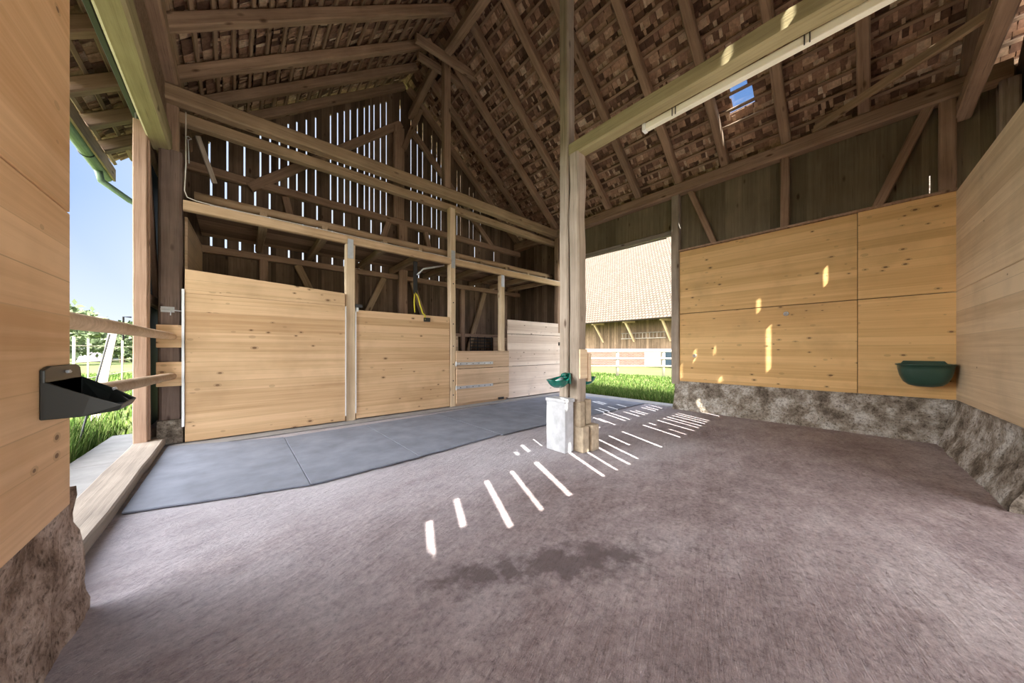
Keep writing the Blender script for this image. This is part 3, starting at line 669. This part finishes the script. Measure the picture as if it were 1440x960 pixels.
# post hardware
for x, zs, lb_ in ((1.475, (2.75, 3.08), 'first sawn post'), (3.468, (2.93, 3.3), 'second sawn post'), (4.85, (2.72, 3.0), 'third sawn post')):
    m = MB(); m.box((x - .045, 5.822 if x < 4.8 else 5.85, zs[0]), (x + .045, 5.83 if x < 4.8 else 5.858, zs[1])); 
    attach(m.obj('bracket', 'steel'), {1.475: sp1, 3.468: sp2, 4.85: sp3}[x])
for i, z in enumerate((.25, .55, .9, 1.28, 1.75, 2.2, 2.6)):
    m = MB(); m.tube([(3.47, 5.832, z), (3.47, 5.822, z)], .013, 8); attach(m.obj('bolt', 'iron'), sp2)
# stall rear: plywood pieces and rack
panel('rear_board', (3.9, 7.5), (4.62, 7.5), .0, 1.58, .03, 'stallhalf'); tag(bpy.data.objects['rear_board'], 'pale board panel on the rear wall behind the half door, left piece', 'panel')
o = panel('rear_board', (5.85, 7.5), (6.6, 7.5), .0, 1.58, .03, 'stallhalf'); tag(o, 'brown board panel on the rear wall behind the half door, right piece', 'panel')
rk = MB()
for i in range(5): rk.tube([(4.95, 7.4, 1.55 - i * .09), (5.7, 7.4, 1.55 - i * .09)], .014, 6)
for x in (4.95, 5.2, 5.45, 5.7): rk.tube([(x, 7.4, .0), (x, 7.4, 1.58)], .014, 6)
tag(rk.obj('hay_rack', 'iron'), 'dark metal bar rack on the rear wall behind the half door', 'rack')
# strap and hanger
hg = empty('hanger_bracket', (2.75, 6.1, 2.9), 'grey metal hanger bracket under the loft holding a yellow strap', 'bracket')
m = MB(); m.box((2.72, 6.1, 2.35), (2.80, 6.14, 3.0)); reparent(m.obj('plate', 'iron', bevel=.01), hg)
m = MB(); m.tube([(2.78, 6.08, 2.72), (2.9, 6.06, 2.86), (3.35, 6.0, 3.0)], .02, 8); reparent(m.obj('arm', 'steel', smooth=True), hg)
ys_ = MB(); cx = 2.74
pts = [(cx - .045, 6.0, 1.95), (cx - .05, 6.02, 2.15), (cx - .03, 6.05, 2.3), (cx, 6.07, 2.35), (cx + .04, 6.05, 2.28), (cx + .07, 6.0, 2.1), (cx + .08, 5.9, 1.93), (cx + .082, 5.815, 1.88), (cx + .082, 5.812, 1.79)]
ys_.tube(pts, .014, 8); st = ys_.obj('strap', 'yellow', smooth=True); tag(st, 'yellow strap looped over the middle stall door', 'strap')
m = MB(); m.box((2.80, 5.80, 1.76), (2.93, 5.835, 1.84)); m.obj('buckle', 'black', st, bevel=.005)

# ------------------------------------------------------------------ left corner
cpo = post('corner_post', -.72, -.515, 5.9, 6.1, .3, 3.76, 'cornerp', label='dark brown corner post at the left end of the stall front', cat='post', jit=.006)
post('short_post', -.72, -.55, 5.98, 6.12, 3.76, 4.4, 'old', label='upper stub of post between door header and tie beam', cat='post') 
m = MB(); m.box((-.735, 5.86, 0), (-.50, 6.12, .31)); tag(m.obj('footing_block', 'plinth', bevel=.02), 'rough concrete footing block under the dark corner post', 'footing')
for z0, z1, w_ in ((1.23, 1.52, 'upper'), (.74, 1.05, 'lower')):
    m = MB(); m.box((-.735, 5.855, z0), (-.505, 5.897, z1)); o = m.obj('mounting_block', 'stall', bevel=.006); tag(o, f'pale square mounting board holding the {w_} round rail', 'mounting board')
m = MB(); m.tube([(-.6 + .006 * math.sin(i), 5.87 - 3.67 * i / 12, 1.372 - .032 * i / 12) for i in range(13)], .043, 14); tag(m.obj('rail_pole', 'pole', smooth=True), 'upper round wooden rail across the left opening', 'rail')
m = MB(); m.tube([(-.6, 5.87 - 3.67 * i / 12, .868 + .12 * i / 12) for i in range(13)], .043, 14); tag(m.obj('rail_pole', 'pole', smooth=True), 'lower round wooden rail across the left opening', 'rail')
sb = empty('slide_bolt', (-.6, 5.88, 1.7), 'silver slide bolt on the dark corner post beside the tall stall door', 'bolt')
m = MB(); m.box((-.70, 5.888, 1.68), (-.58, 5.898, 1.75)); reparent(m.obj('plate', 'steel'), sb)
m = MB(); m.tube([(-.7, 5.875, 1.715), (-.5, 5.875, 1.70)], .008, 8); m.tube([(-.61, 5.875, 1.71), (-.61, 5.85, 1.64)], .006, 6); reparent(m.obj('rod', 'steel'), sb)
# white cable
m = MB(); m.tube([(-.47, 5.80, 4.25), (-.475, 5.84, 3.9), (-.47, 5.82, 3.6), (-.485, 5.83, 3.25), (-.46, 5.82, 3.17), (-.38, 5.83, 3.15)] + [(-.2 + 7.15 * i / 20, 5.85, 3.145 + R.uniform(-.002, .002)) for i in range(21)], .0065, 8)
tag(m.obj('cable', 'cable', smooth=True), 'white cable running down the corner and along the shelf beam', 'cable')
B('cable_batten', (-.47, 5.93, 3.25), (-.47, 5.93, 4.35), .05, .05, 'beam', label='thin upright batten beside the white cable under the tie beam', cat='batten')
B('loose_stick', (-.40, 6.35, 4.25), (-.22, 6.4, 3.66), .03, .06, 'post', label='thin grey stick leaning under the tie beam in the left corner', cat='stick')
m = MB(); m.tube([(-.45, 5.80, 3.95), (-.42, 5.79, 3.92), (-.45, 5.78, 3.89), (-.47, 5.79, 3.92), (-.45, 5.80, 3.95)], .005, 6); m.tube([(-.45, 5.79, 3.89), (-.44, 5.79, 3.6)], .006, 6); tag(m.obj('hook', 'steel'), 'small steel ring hook hanging on the cable batten', 'hook')

# sill and stones
B('sill_beam', (-.775, 2.38, .045), (-.775, 6.0, .05), .25, .095, 'sill', label='worn wooden sill beam along the foot of the left opening', cat='beam', jit=.006)
for i, (x0, x1, y0, y1, z) in enumerate(((-1.35, -.905, 2.0, 3.9, .05), (-1.45, -.905, 3.95, 5.2, .03), (-1.3, -.905, 5.25, 6.9, .02))):
    m = MB(); P = [(x0, y0, -.06), (x1, y0, -.06), (x1, y1, -.06), (x0 + R.uniform(-.1, .15), y1, -.06)]; m.prism(P, (0, 0, z + .06)); o = m.obj('stone_slab', 'slab', bevel=.015)
    tag(o, f'pale flat stone slab outside the left sill, {["nearest the viewer","middle one","farthest, by the sliding door"][i]}', 'stone slab', 'slabs outside the sill')
# sliding door
sdn = empty('sliding_door', (-.87, 5.7, 0), 'tall wooden framed sliding door parked outside the left opening', 'door')
def bch(nm, *a, **k): return beam(nm, *a, parent=sdn, **k)
bch('frame_stile', (-.842, 5.735, .02), (-.842, 5.735, 3.92), .07, .115, 'slide', up=(1, 0, 0))
bch('frame_stile', (-.80, 5.80, .02), (-.80, 5.80, 3.85), .06, .05, 'slide', up=(1, 0, 0))
bch('frame_rail', (-.83, 5.8, .1), (-.83, 8.6, .1), .07, .14, 'slide'); bch('frame_rail', (-.83, 5.8, 1.85), (-.83, 8.6, 1.85), .07, .12, 'slide'); bch('frame_rail', (-.83, 5.8, 3.84), (-.83, 8.6, 3.84), .07, .14, 'slide')
bch('frame_brace', (-.82, 6.6, 1.9), (-.82, 5.85, 3.8), .06, .1, 'slide')
m = MB(); m.box((-.90, 5.74, .04), (-.885, 8.7, 3.92)); reparent(m.obj('sheet', 'darksheet'), sdn)
m = MB(); m.tube([(-.9, 5.66, 1.58), (-.96, 5.66, 1.58), (-.96, 5.66, 1.32), (-.9, 5.66, 1.32)], .009, 8); reparent(m.obj('pull_handle', 'iron'), sdn)
B('hanging_track', (-.9, 1.65, 4.04), (-.9, 9.0, 4.04), .05, .07, 'iron', label='dark steel hanging track for the sliding door under the left eaves', cat='track', jit=.001)
m = MB()
m.tube([(-.88, 5.74, 3.9), (-.88, 5.74, 4.08)], .008, 6); reparent(m.obj('hanger', 'steel'), sdn)
# exterior eaves: fascia, gutter
B('fascia_board', (-1.50, 1.65, 4.10), (-1.50, 8.3, 4.10), .03, .2, 'beam', label='brown fascia board at the outer edge of the left eaves', cat='board', jit=.002)
gt = empty('gutter', (-1.59, 3.3, 4.0), 'pale green gutter along the left eaves', 'gutter')
m = MB(); n = 9; vs = []
for y in (1.65, 8.3):
    for r_ in (.075, .068):
        for k in range(n): a = math.pi * k / (n - 1); vs.append((-1.59 + r_ * math.cos(a), y, 4.04 - r_ * math.sin(a)))
fs = []
for k in range(n - 1): fs += [(k, k + 1, 2 * n + k + 1, 2 * n + k), (n + k + 1, n + k, 3 * n + k, 3 * n + k + 1)]
fs += [(0, n, 3 * n, 2 * n), (n - 1, 2 * n - 1, 4 * n - 1, 3 * n - 1)]
m.add(vs, fs, .5); reparent(m.obj('trough', 'gutter'), gt)
for y in (2.6, 4.2, 5.8, 7.4):
    m = MB(); m.tube([(-1.59 + .08 * math.cos(math.pi * k / 8), y, 4.04 - .08 * math.sin(math.pi * k / 8)) for k in range(9)], .006, 6); reparent(m.obj('bracket', 'iron'), gt)
m = MB(); m.tube([(-1.59, 7.9, 4.0), (-1.57, 7.95, 3.85), (-1.3, 8.05, 3.66), (-1.05, 8.1, 3.55), (-1.0, 8.1, 3.3), (-1.0, 8.1, 0.1)], .045, 12); reparent(m.obj('downpipe', 'gutter', smooth=True), gt)
# bolt at the left wall edge
m = MB(); m.tube([(-.60, 2.19, 1.58), (-.60, 2.26, 1.58)], .006, 8); m.tube([(-.60, 2.255, 1.58), (-.60, 2.275, 1.58)], .011, 8); tag(m.obj('wall_bolt', 'iron'), 'small dark bolt sticking out of the left wall edge', 'bolt')
m = MB(); m.box((-.56, 2.18, 1.16), (-.54, 2.20, 1.45)); m.box((-.66, 2.182, 1.16), (-.54, 2.205, 1.45)); tag(m.obj('rail_socket', 'slide'), 'wooden socket board at the left wall edge holding the upper rail', 'socket board')

# ------------------------------------------------------------------ black feeder on the left wall
fd = empty('feeder', (-.5, 2.0, .95), 'black plastic feeder trough hung on the left wall edge', 'feeder')
def shell(outer, inner, mat, name, parent, smooth=False, bev=.004):
    """outer/inner: dict of 'top' and 'bottom' loops with the same vertex count"""
    n = len(outer['top']); vs = outer['bottom'] + outer['top'] + inner['top'] + inner['bottom']; fs = [tuple(range(n - 1, -1, -1)), tuple(range(3 * n, 4 * n))]
    for r_ in range(3):
        for k in range(n): a = r_ * n + k; b_ = r_ * n + (k + 1) % n; fs.append((a, b_, b_ + n, a + n))
    m = MB(); m.add(vs, fs, .5); o = m.obj(name, mat, smooth=smooth, bevel=bev); reparent(o, parent); return o
ot = [(-.505, 1.90, 1.09), (-.40, 1.90, 1.03), (-.325, 1.905, .99), (-.322, 2.12, .992), (-.40, 2.2, 1.035), (-.505, 2.26, 1.09)]
obm = [(-.505, 1.90, .955), (-.42, 1.90, .955), (-.335, 1.91, .968), (-.332, 2.10, .968), (-.42, 2.18, .957), (-.505, 2.25, .955)]
it = [(-.497, 1.91, 1.089), (-.40, 1.91, 1.029), (-.333, 1.915, .991), (-.33, 2.11, .993), (-.40, 2.19, 1.034), (-.497, 2.25, 1.089)]
ib = [(x, y, .968 if x < -.4 else .975) for x, y, z in it]
shell({'top': ot, 'bottom': obm}, {'top': it, 'bottom': ib}, 'black', 'bowl', fd)
m = MB(); m.prism([(-.509, 1.90, .955), (-.509, 2.26, .955), (-.509, 2.26, 1.08), (-.509, 2.24, 1.13), (-.509, 2.20, 1.142), (-.509, 1.95, 1.142), (-.509, 1.90, 1.13)], (.012, 0, 0)); reparent(m.obj('back_plate', 'black', bevel=.004), fd)
for p in ((-.495, 2.08, 1.115), (-.40, 2.19, 1.03)):
    m = MB(); m.tube([p, (p[0] + .01, p[1] - .002, p[2] + .002)], .007, 8); m.tube([(p[0] + .008, p[1] - .014, p[2]), (p[0] + .008, p[1] + .014, p[2])], .003, 6); reparent(m.obj('screw', 'steel'), fd)

# ------------------------------------------------------------------ green trough in the right corner
tr = empty('corner_trough', (6.75, -.46, .73), 'dark green plastic feed trough mounted in the right corner', 'trough')
def loop(cx, cy, rx, ry, z, n=28, p=3.2, xm=6.925):
    out = []
    for k in range(n):
        a = 2 * math.pi * k / n; c_, s_ = math.cos(a), math.sin(a)
        x = cx + rx * math.copysign(abs(c_) ** (2 / p), c_); y = cy + ry * math.copysign(abs(s_) ** (2 / p), s_)
        out.append((min(x, xm), y, z))
    return out
m = MB(); rings = []
prof = [(.0, .35, .3), (.02, .6, .6), (.06, .78, .76), (.14, .92, .9), (.22, .98, .965), (.275, 1.0, .99), (.275, 1.06, 1.05), (.295, 1.06, 1.05), (.295, .95, .94), (.2, .88, .88), (.08, .7, .7), (.04, .4, .4)]
for (dz, fx, fy) in prof: rings.append(loop(6.755, -.46, .18 * fx, .235 * fy, .725 + dz))
n = 28; vs = [p for r_ in rings for p in r_]; fs = [tuple(range(n - 1, -1, -1)), tuple((len(rings) - 1) * n + k for k in range(n))]
for i in range(len(rings) - 1):
    for k in range(n): fs.append((i * n + k, i * n + (k + 1) % n, (i + 1) * n + (k + 1) % n, (i + 1) * n + k))
m.add(vs, fs, .5); reparent(m.obj('bowl', 'green', smooth=True), tr)
m = MB(); m.prism([(6.915, -.67, .99), (6.915, -.25, .99), (6.915, -.29, 1.055), (6.915, -.63, 1.055)], (.014, 0, 0)); reparent(m.obj('back_flange', 'green', bevel=.005), tr)
# wall rings
for (u, v, lb_) in ((1105.5, 441, 'small round steel ring on the right wall under the horizontal joint'), (977, 500, 'small dark ring bolt on the right wall near the meadow opening')):
    p = onx(u, v, 6.92); m = MB(); m.tube([p + Vector((-.006, .028 * math.cos(k * math.pi / 6), .028 * math.sin(k * math.pi / 6))) for k in range(13)], .008, 6, cap=False); m.tube([p, p + Vector((-.02, 0, 0))], .012, 8)
    tag(m.obj('wall_ring', 'steel', smooth=True), lb_, 'ring')

# ------------------------------------------------------------------ centre post base and drinking bowls
m = MB(); m.box((2.86, 2.33, 0), (3.02, 2.62, .60)); m.box((2.85, 2.32, .585), (3.035, 2.63, .625)); o = m.obj('concrete_casing', 'cblock', bevel=.008); tag(o, 'tall pale grey concrete casing at the left foot of the centre post', 'concrete block')
m = MB(); m.box((3.04, 2.44, 0), (3.22, 2.62, .52)); tag(m.obj('post_footing', 'cblock2', bevel=.012), 'tan concrete footing under the rear half of the centre post', 'footing')
m = MB(); m.box((3.03, 2.20, 0), (3.15, 2.40, .30)); m.box((3.04, 2.25, .28), (3.14, 2.42, .585)); tag(m.obj('post_footing', 'cblock2', bevel=.012), 'stepped tan footing under the front half of the centre post', 'footing')
m = MB(); m.box((3.165, 2.17, 0), (3.31, 2.36, .31)); m.box((3.17, 2.26, .3), (3.28, 2.42, .60)); tag(m.obj('corner_block', 'cblock2', bevel=.012), 'tan concrete corner block at the right foot of the centre post', 'concrete block')
m = MB(); m.box((3.06, 2.262, .86), (3.2, 2.285, 1.21)); m.box((3.205, 2.25, .82), (3.265, 2.36, 1.16)); tag(m.obj('protection_board', 'postnew', bevel=.004), 'pale short board screwed to the right side of the centre post', 'board')
def bowl(cx, cy, cz, dirx, label, sc=1.0):
    b = empty('drinking_bowl', (cx, cy, cz), label, 'drinking bowl', 'drinking bowls on the centre post')
    m = MB(); rings = []; n = 24
    for (dz, f) in [(-.085, .25), (-.08, .45), (-.06, .68), (-.03, .86), (0, .97), (.006, 1.03), (.014, 1.03), (.014, .95), (-.01, .86), (-.04, .66), (-.07, .3)]:
        ring = []
        for k in range(n):
            a = 2 * math.pi * k / n; x = .15 * f * math.cos(a) * (1 + .15 * math.cos(a) * 1); ring.append((cx + dirx * (x) * sc, cy + .115 * f * math.sin(a) * sc, cz + dz * sc + .03 * sc * max(0, -math.cos(a)) * (dz > -.02)))
        rings.append(ring)
    vs = [p for r_ in rings for p in r_]; fs = [tuple(range(n - 1, -1, -1)), tuple((len(rings) - 1) * n + k for k in range(n))]
    for i in range(len(rings) - 1):
        for k in range(n): fs.append((i * n + k, i * n + (k + 1) % n, (i + 1) * n + (k + 1) % n, (i + 1) * n + k))
    m.add(vs, fs, .5); reparent(m.obj('basin', 'enamel', smooth=True), b)
    m = MB(); x0 = cx - dirx * .14 * sc; m.box((min(x0, x0 - dirx * .03), cy - .05, cz - .05), (max(x0, x0 - dirx * .03), cy + .05, cz + .08)); reparent(m.obj('mounting_plate', 'enamel', bevel=.008), b)
    m = MB(); m.tube([(cx - dirx * .12, cy, cz + .06), (cx - dirx * .06, cy, cz + .055)], [.03, .022], 12); m.tube([(cx - dirx * .09, cy - .05, cz + .03), (cx - dirx * .09, cy + .05, cz + .03)], .018, 12); reparent(m.obj('valve', 'enamel', smooth=True), b)
    m = MB(); m.tube([(cx - dirx * .05, cy, cz + .02), (cx + dirx * .03, cy, cz - .02)], [.02, .03], 8); reparent(m.obj('tongue', 'steel', smooth=True), b)
bowl(2.86, 2.42, .845, -1, 'green enamel drinking bowl on the left side of the centre post')
bowl(3.40, 2.44, .84, 1, 'green enamel drinking bowl half hidden on the right side of the centre post')

# ------------------------------------------------------------------ rubber mats
mats = [(-.62, .50, 3.60, 3.27, 5.70, 5.27), (.505, 1.55, 3.265, 3.32, 5.26, 5.28), (1.555, 2.81, 3.33, 3.45, 5.28, 5.32), (2.815, 4.09, 3.41, 3.42, 5.34, 5.40), (4.095, 5.41, 3.40, 3.36, 5.42, 5.46), (5.415, 6.86, 3.35, 3.33, 5.48, 5.5)]
for i, (x0, x1, ya, yb, yc, yd) in enumerate(mats):
    m = MB(); n = 10; lo_ = []; 
    P = [(x0 + (x1 - x0) * k / n, ya + (yb - ya) * k / n + R.uniform(-.008, .008)) for k in range(n + 1)] + [(x1 - (x1 - x0) * k / n, yd + (yc - yd) * k / n + R.uniform(-.01, .01)) for k in range(n + 1)]
    m.prism([(a, b_, .003) for a, b_ in P], (0, 0, .016))
    tag(m.obj('rubber_mat', 'mat', bevel=.004), f'grey rubber stable mat before the stall fronts, {["first from the left opening","second from the left","third from the left","fourth, left of the centre post","fifth, behind the centre post","last, at the meadow opening"][i]}', 'rubber mat', 'rubber mats')
m = MB(); m.box((-.6, 5.55, .0), (7.2, 5.83, .006)); m2 = m.obj('floor', 'slab'); tag(m2, kind='structure')
m = MB(); m.box((6.92, 2.70, -.02), (7.3, 5.86, .008)); m2 = m.obj('trim_1', 'slab'); tag(m2, kind='structure')

# ------------------------------------------------------------------ outdoors
m = MB(); m.box((-260, -260, -.5), (260, 400, -.09)); g = m.obj('ground', 'meadow'); tag(g, kind='structure')
m = MB(); m.box((-14, -22, -.09), (16, -1.25, -.05)); tag(m.obj('bounce_yard', 'gravel'), kind='structure')  # unseen pale ground added to bounce sunlight in through the doorway
def blades(name, spots, label, hmin, hmax, width, cat='grass'):
    m = MB()
    for (x, y, z) in spots:
        h = R.uniform(hmin, hmax); a = R.uniform(0, 6.28); lean = R.uniform(.1, .55) * h; dx, dy = math.cos(a), math.sin(a); w = width * R.uniform(.6, 1.3)
        px, py = -dy * w, dx * w
        p1 = (x + dx * lean * .35, y + dy * lean * .35, z + h * .6); p2 = (x + dx * lean, y + dy * lean, z + h)
        m.add([(x - px, y - py, z), (x + px, y + py, z), (p1[0] + px * .8, p1[1] + py * .8, p1[2]), (p1[0] - px * .8, p1[1] - py * .8, p1[2]), p2], [(0, 1, 2, 3), (3, 2, 4)])
    o = m.obj(name, 'grass'); tag(o, label, cat, kind='stuff'); return o
sp = [(7.32 + abs(R.gauss(0, .8)), R.uniform(2.2, 7.6), -.09) for _ in range(15000)]
blades('tall_grass', sp, 'lush green grass strip just outside the meadow opening', .1, .3, .006)
sp = [(R.uniform(8.2, 15), R.uniform(3, 12), -.09) for _ in range(16000)]
blades('pasture_grass', sp, 'sunlit pasture grass between the opening and the fence', .05, .13, .012)
sp = [(R.uniform(-2.6, -1.35), R.uniform(4.5, 8), -.09) for _ in range(5000)] + [(R.uniform(-1.9, -1.3), R.gauss(5.6, .7), -.09) for _ in range(2500)]
blades('weeds', sp, 'tangle of long grass and weeds beside the slabs outside the left opening', .1, .42, .005, 'weeds')
sp = [(R.uniform(-7, -1.2), R.uniform(7, 26), -.09) for _ in range(14000)]
blades('meadow_grass', sp, 'bright meadow grass beyond the left opening', .06, .2, .014)
# pasture fence
f0 = Vector((13.9, 8.1, 0)); f1 = Vector((15.5, 6.6, 0)); fd_ = (f1 - f0)
fn = empty('pasture_fence', f0, 'pale three rail pasture fence in front of the far barn', 'fence')
for k in range(-3, 5):
    p = f0 + fd_ * k; m = MB(); m.tube([p + Vector((0, 0, -.09)), p + Vector((0, 0, 1.18))], .075, 10); reparent(m.obj('fence_post', 'rope', smooth=True), fn)
for z in (1.13, .78, .42):
    m = MB(); m.tube([f0 + fd_ * (-3.3) + Vector((-.05, -.05, z)), f0 + fd_ * 4.6 + Vector((-.05, -.05, z + .02))], .045, 10); reparent(m.obj('fence_rail', 'rope', smooth=True), fn)
# far barn
bn = empty('far_barn', (24, 12, 0), 'large old barn with broad sunlit tiled roof across the pasture', 'barn')
m = MB(); ez, ex, rx, rz = 3.35, 22.0, 31.5, 12.6
nrm = Vector((-(rz - ez), 0, rx - ex)).normalized()
mt = Matrix.Identity(4)
dvec = Vector((rx - ex, 0, rz - ez)); Ld = dvec.length; dvec.normalize()
roofm = MB(); roofm.box((-14, 0, -.12), (34, Ld, 0)); ro = roofm.obj('roof', 'roofout')
# local: X along world Y, Y up the slope, Z = normal
rotm = Matrix((Vector((0, 1, 0)), dvec, Vector((0, 1, 0)).cross(dvec))).transposed().to_4x4(); rotm.translation = Vector((ex, 0, ez)); 
ro.parent = bn; ro.matrix_basis = Matrix.Translation(-bn.location) @ rotm
wbm = MB(); y = -12
while y < 32:
    w = R.uniform(.18, .26); wbm.box((24.0 + R.uniform(0, .03), y, 1.25), (24.1, y + w - .012, 4.9)); y += w
wo_ = wbm.obj('board_wall', wood('barn_board', (.10, .065, .04), (.22, .15, .095), axis=2, across=6)); reparent(wo_, bn)
m = MB(); m.box((23.95, -12, -.09), (24.3, 32, 1.25)); reparent(m.obj('brick_wall', 'brick'), bn)
for k, y in enumerate((4, 7.0, 9.7, 12.5, 15.3, 18)):
    s = beam('eaves_strut', (24.0, y, 1.9), (22.4, y, 3.55), .14, .16, 'pole', jit=.003); s.parent = bn; s.matrix_basis = Matrix.Translation(-bn.location) @ s.matrix_basis
    s = beam('eaves_arm', (24.0, y, 3.45), (22.3, y, 3.35), .14, .16, 'pole', jit=.003); s.parent = bn; s.matrix_basis = Matrix.Translation(-bn.location) @ s.matrix_basis
m = MB(); m.box((23.85, 9.6, -.05), (23.97, 10.3, 1.15)); reparent(m.obj('dark_doorway', 'darksheet'), bn)
m = MB(); m.box((23.85, 10.35, -.05), (23.97, 11.6, 1.15)); reparent(m.obj('barn_door', 'slide'), bn)
m = MB(); m.box((23.8, -12, 1.18), (24.3, 32, 1.3)); reparent(m.obj('wall_sill', 'cblock'), bn)
# ladder hung on the far barn
ld = empty('ladder', (23.9, 12, 2.3), 'long wooden ladder hung sideways on the far barn wall', 'ladder')
for z in (2.12, 2.55):
    m = MB(); m.tube([(23.92, 10.0, z), (23.92, 13.6, z)], .035, 8); reparent(m.obj('ladder_rail', 'sill'), ld)
for k in range(13):
    m = MB(); m.tube([(23.92, 10.1 + k * .28, 2.12), (23.92, 10.1 + k * .28, 2.55)], .022, 6); reparent(m.obj('rung', 'sill'), ld)
# unseen building mass added to keep direct sun off the left opening
an = empty('sun_block', (-4, -2, 0), None, None, kind='structure')
an.name = 'wall_sun_block'
m = MB(); m.box((-5.5, -6, -.1), (-1.7, 1.6, 7.2)); m.box((-1.7, -6, -.1), (-.78, 1.55, 3.6)); reparent(m.obj('sun_block_body', 'oldgrey'), an)
cnp = empty('wall_sun_shade', (2, -2, 2.5), None, None, kind='structure')  # unseen slab added outside the doorway to block direct sun
m = MB(); m.box((-.9, -2.25, 2.52), (.7, -1.17, 2.58)); m.box((.7, -3.6, 2.52), (5.6, -1.17, 2.58)); reparent(m.obj('sun_shade_slab', 'old'), cnp)
# distant left: hut, poles, trees
ht = empty('garden_hut', (0, 0, 0), 'small distant hut with dark gable roof seen through the left opening', 'hut')
c0 = onz(132, 507, 0); c0.z = 0; k_ = (c0 - Vector((0, 0, 0))).length / 30
hx, hy = c0.normalized().x * 55, c0.normalized().y * 55
ht.location = (hx, hy, 0)
m = MB(); m.prism([(hx - 1.1, hy, 0), (hx + 1.1, hy, 0), (hx + 1.1, hy, 1.3), (hx, hy, 2.1), (hx - 1.1, hy, 1.3)], (0, 3, 0)); reparent(m.obj('wall', 'hutwall'), ht)
m = MB()
for s in (-1, 1): m.prism([(hx, hy - .3, 2.1), (hx + s * 1.45, hy - .3, 1.05), (hx + s * 1.45, hy - .3, 1.25), (hx, hy - .3, 2.32)], (0, 3.6, 0))
reparent(m.obj('roof', 'hutroof'), ht)
m = MB(); m.box((hx - .5, hy - .03, 0), (hx + .3, hy + .02, 1.4)); reparent(m.obj('door', 'hutroof'), ht)
for i, (u, v0, v1, D, wd) in enumerate(((104, 545, 478, 12, .022), (124, 540, 480, 14, .02), (172, 535, 488, 16, .024))):
    d_ = ray(u, 492); d_.z = 0; p = d_.normalized() * D; m = MB(); m.tube([p + Vector((0, 0, -.09)), p + Vector((0, 0, 1.5))], wd, 8)
    tag(m.obj('meadow_post', 'rope', smooth=True), f'thin white fence post in the meadow, {["nearest to the left wall","in front of the hut","closest to the sliding door"][i]}', 'post', 'meadow fence posts')
m = MB()
pa = ray(92, 492); pb = ray(190, 492); pa.z = pb.z = 0; pa = pa.normalized() * 12; pb = pb.normalized() * 17
for z in (.5, .9, 1.3): m.tube([pa + Vector((0, 0, z)), pb + Vector((0, 0, z))], .012, 6)
tag(m.obj('fence_wire', 'rope'), 'thin white fence wires strung across the meadow', 'wire')
m = MB(); a = ony(106, 626, 6.2); b_ = ony(154, 470, 6.8); a.z = -.05; m.tube([a, a.lerp(b_, .5), b_], .010, 8); tag(m.obj('leaning_rod', 'iron'), 'thin dark rod leaning in the weeds outside the left opening', 'rod')
a = ony(134, 548, 9.0); b_ = ony(152, 472, 9.2); B('leaning_board', (a.x, a.y, -.05), (b_.x + .05, b_.y, 1.5), .11, .03, 'rope', up=(0, 1, 0), label='leaning white board standing in the meadow behind the rod', cat='board')
def shrub(x, y, s, h, label, n=900):
    m = MB()
    for _ in range(n):
        a = R.uniform(0, 6.28); b_ = math.asin(R.uniform(-1, 1)); rr = s * (.6 + .4 * R.random()) * (1 + .25 * noise.noise(Vector((a, b_ * 2, x))))
        p = Vector((x + rr * math.cos(a) * math.cos(b_), y + rr * math.sin(a) * math.cos(b_), h * .55 + rr * math.sin(b_) * h * .5 / s)); q = s * .11
        u = Vector((R.gauss(0, 1), R.gauss(0, 1), R.gauss(0, 1))).normalized(); w = u.orthogonal().normalized()
        m.add([p - u * q, p + w * q * .6, p + u * q, p - w * q * .6], [(0, 1, 2, 3)])
    e = empty('tree', (x, y, 0), label, 'tree', 'distant trees left'); reparent(m.obj('crown', 'leaf'), e)
    m = MB(); m.tube([(x, y, -.1), (x, y, h * .6)], [.2, .08], 8); reparent(m.obj('trunk', 'old'), e)
for i, (u, D, s, h) in enumerate(((86, 45, 2.6, 5), (108, 62, 2.6, 4.2), (146, 70, 3.2, 4.2), (172, 52, 2.2, 3.6), (196, 62, 3, 5))):
    d_ = ray(u, 492); d_.z = 0; p = d_.normalized() * D
    shrub(p.x, p.y, s, h, f'hazy distant tree beyond the meadow, {["hidden mostly by the left wall","left of the hut","behind the hut","right of the hut","behind the sliding door"][i]}')
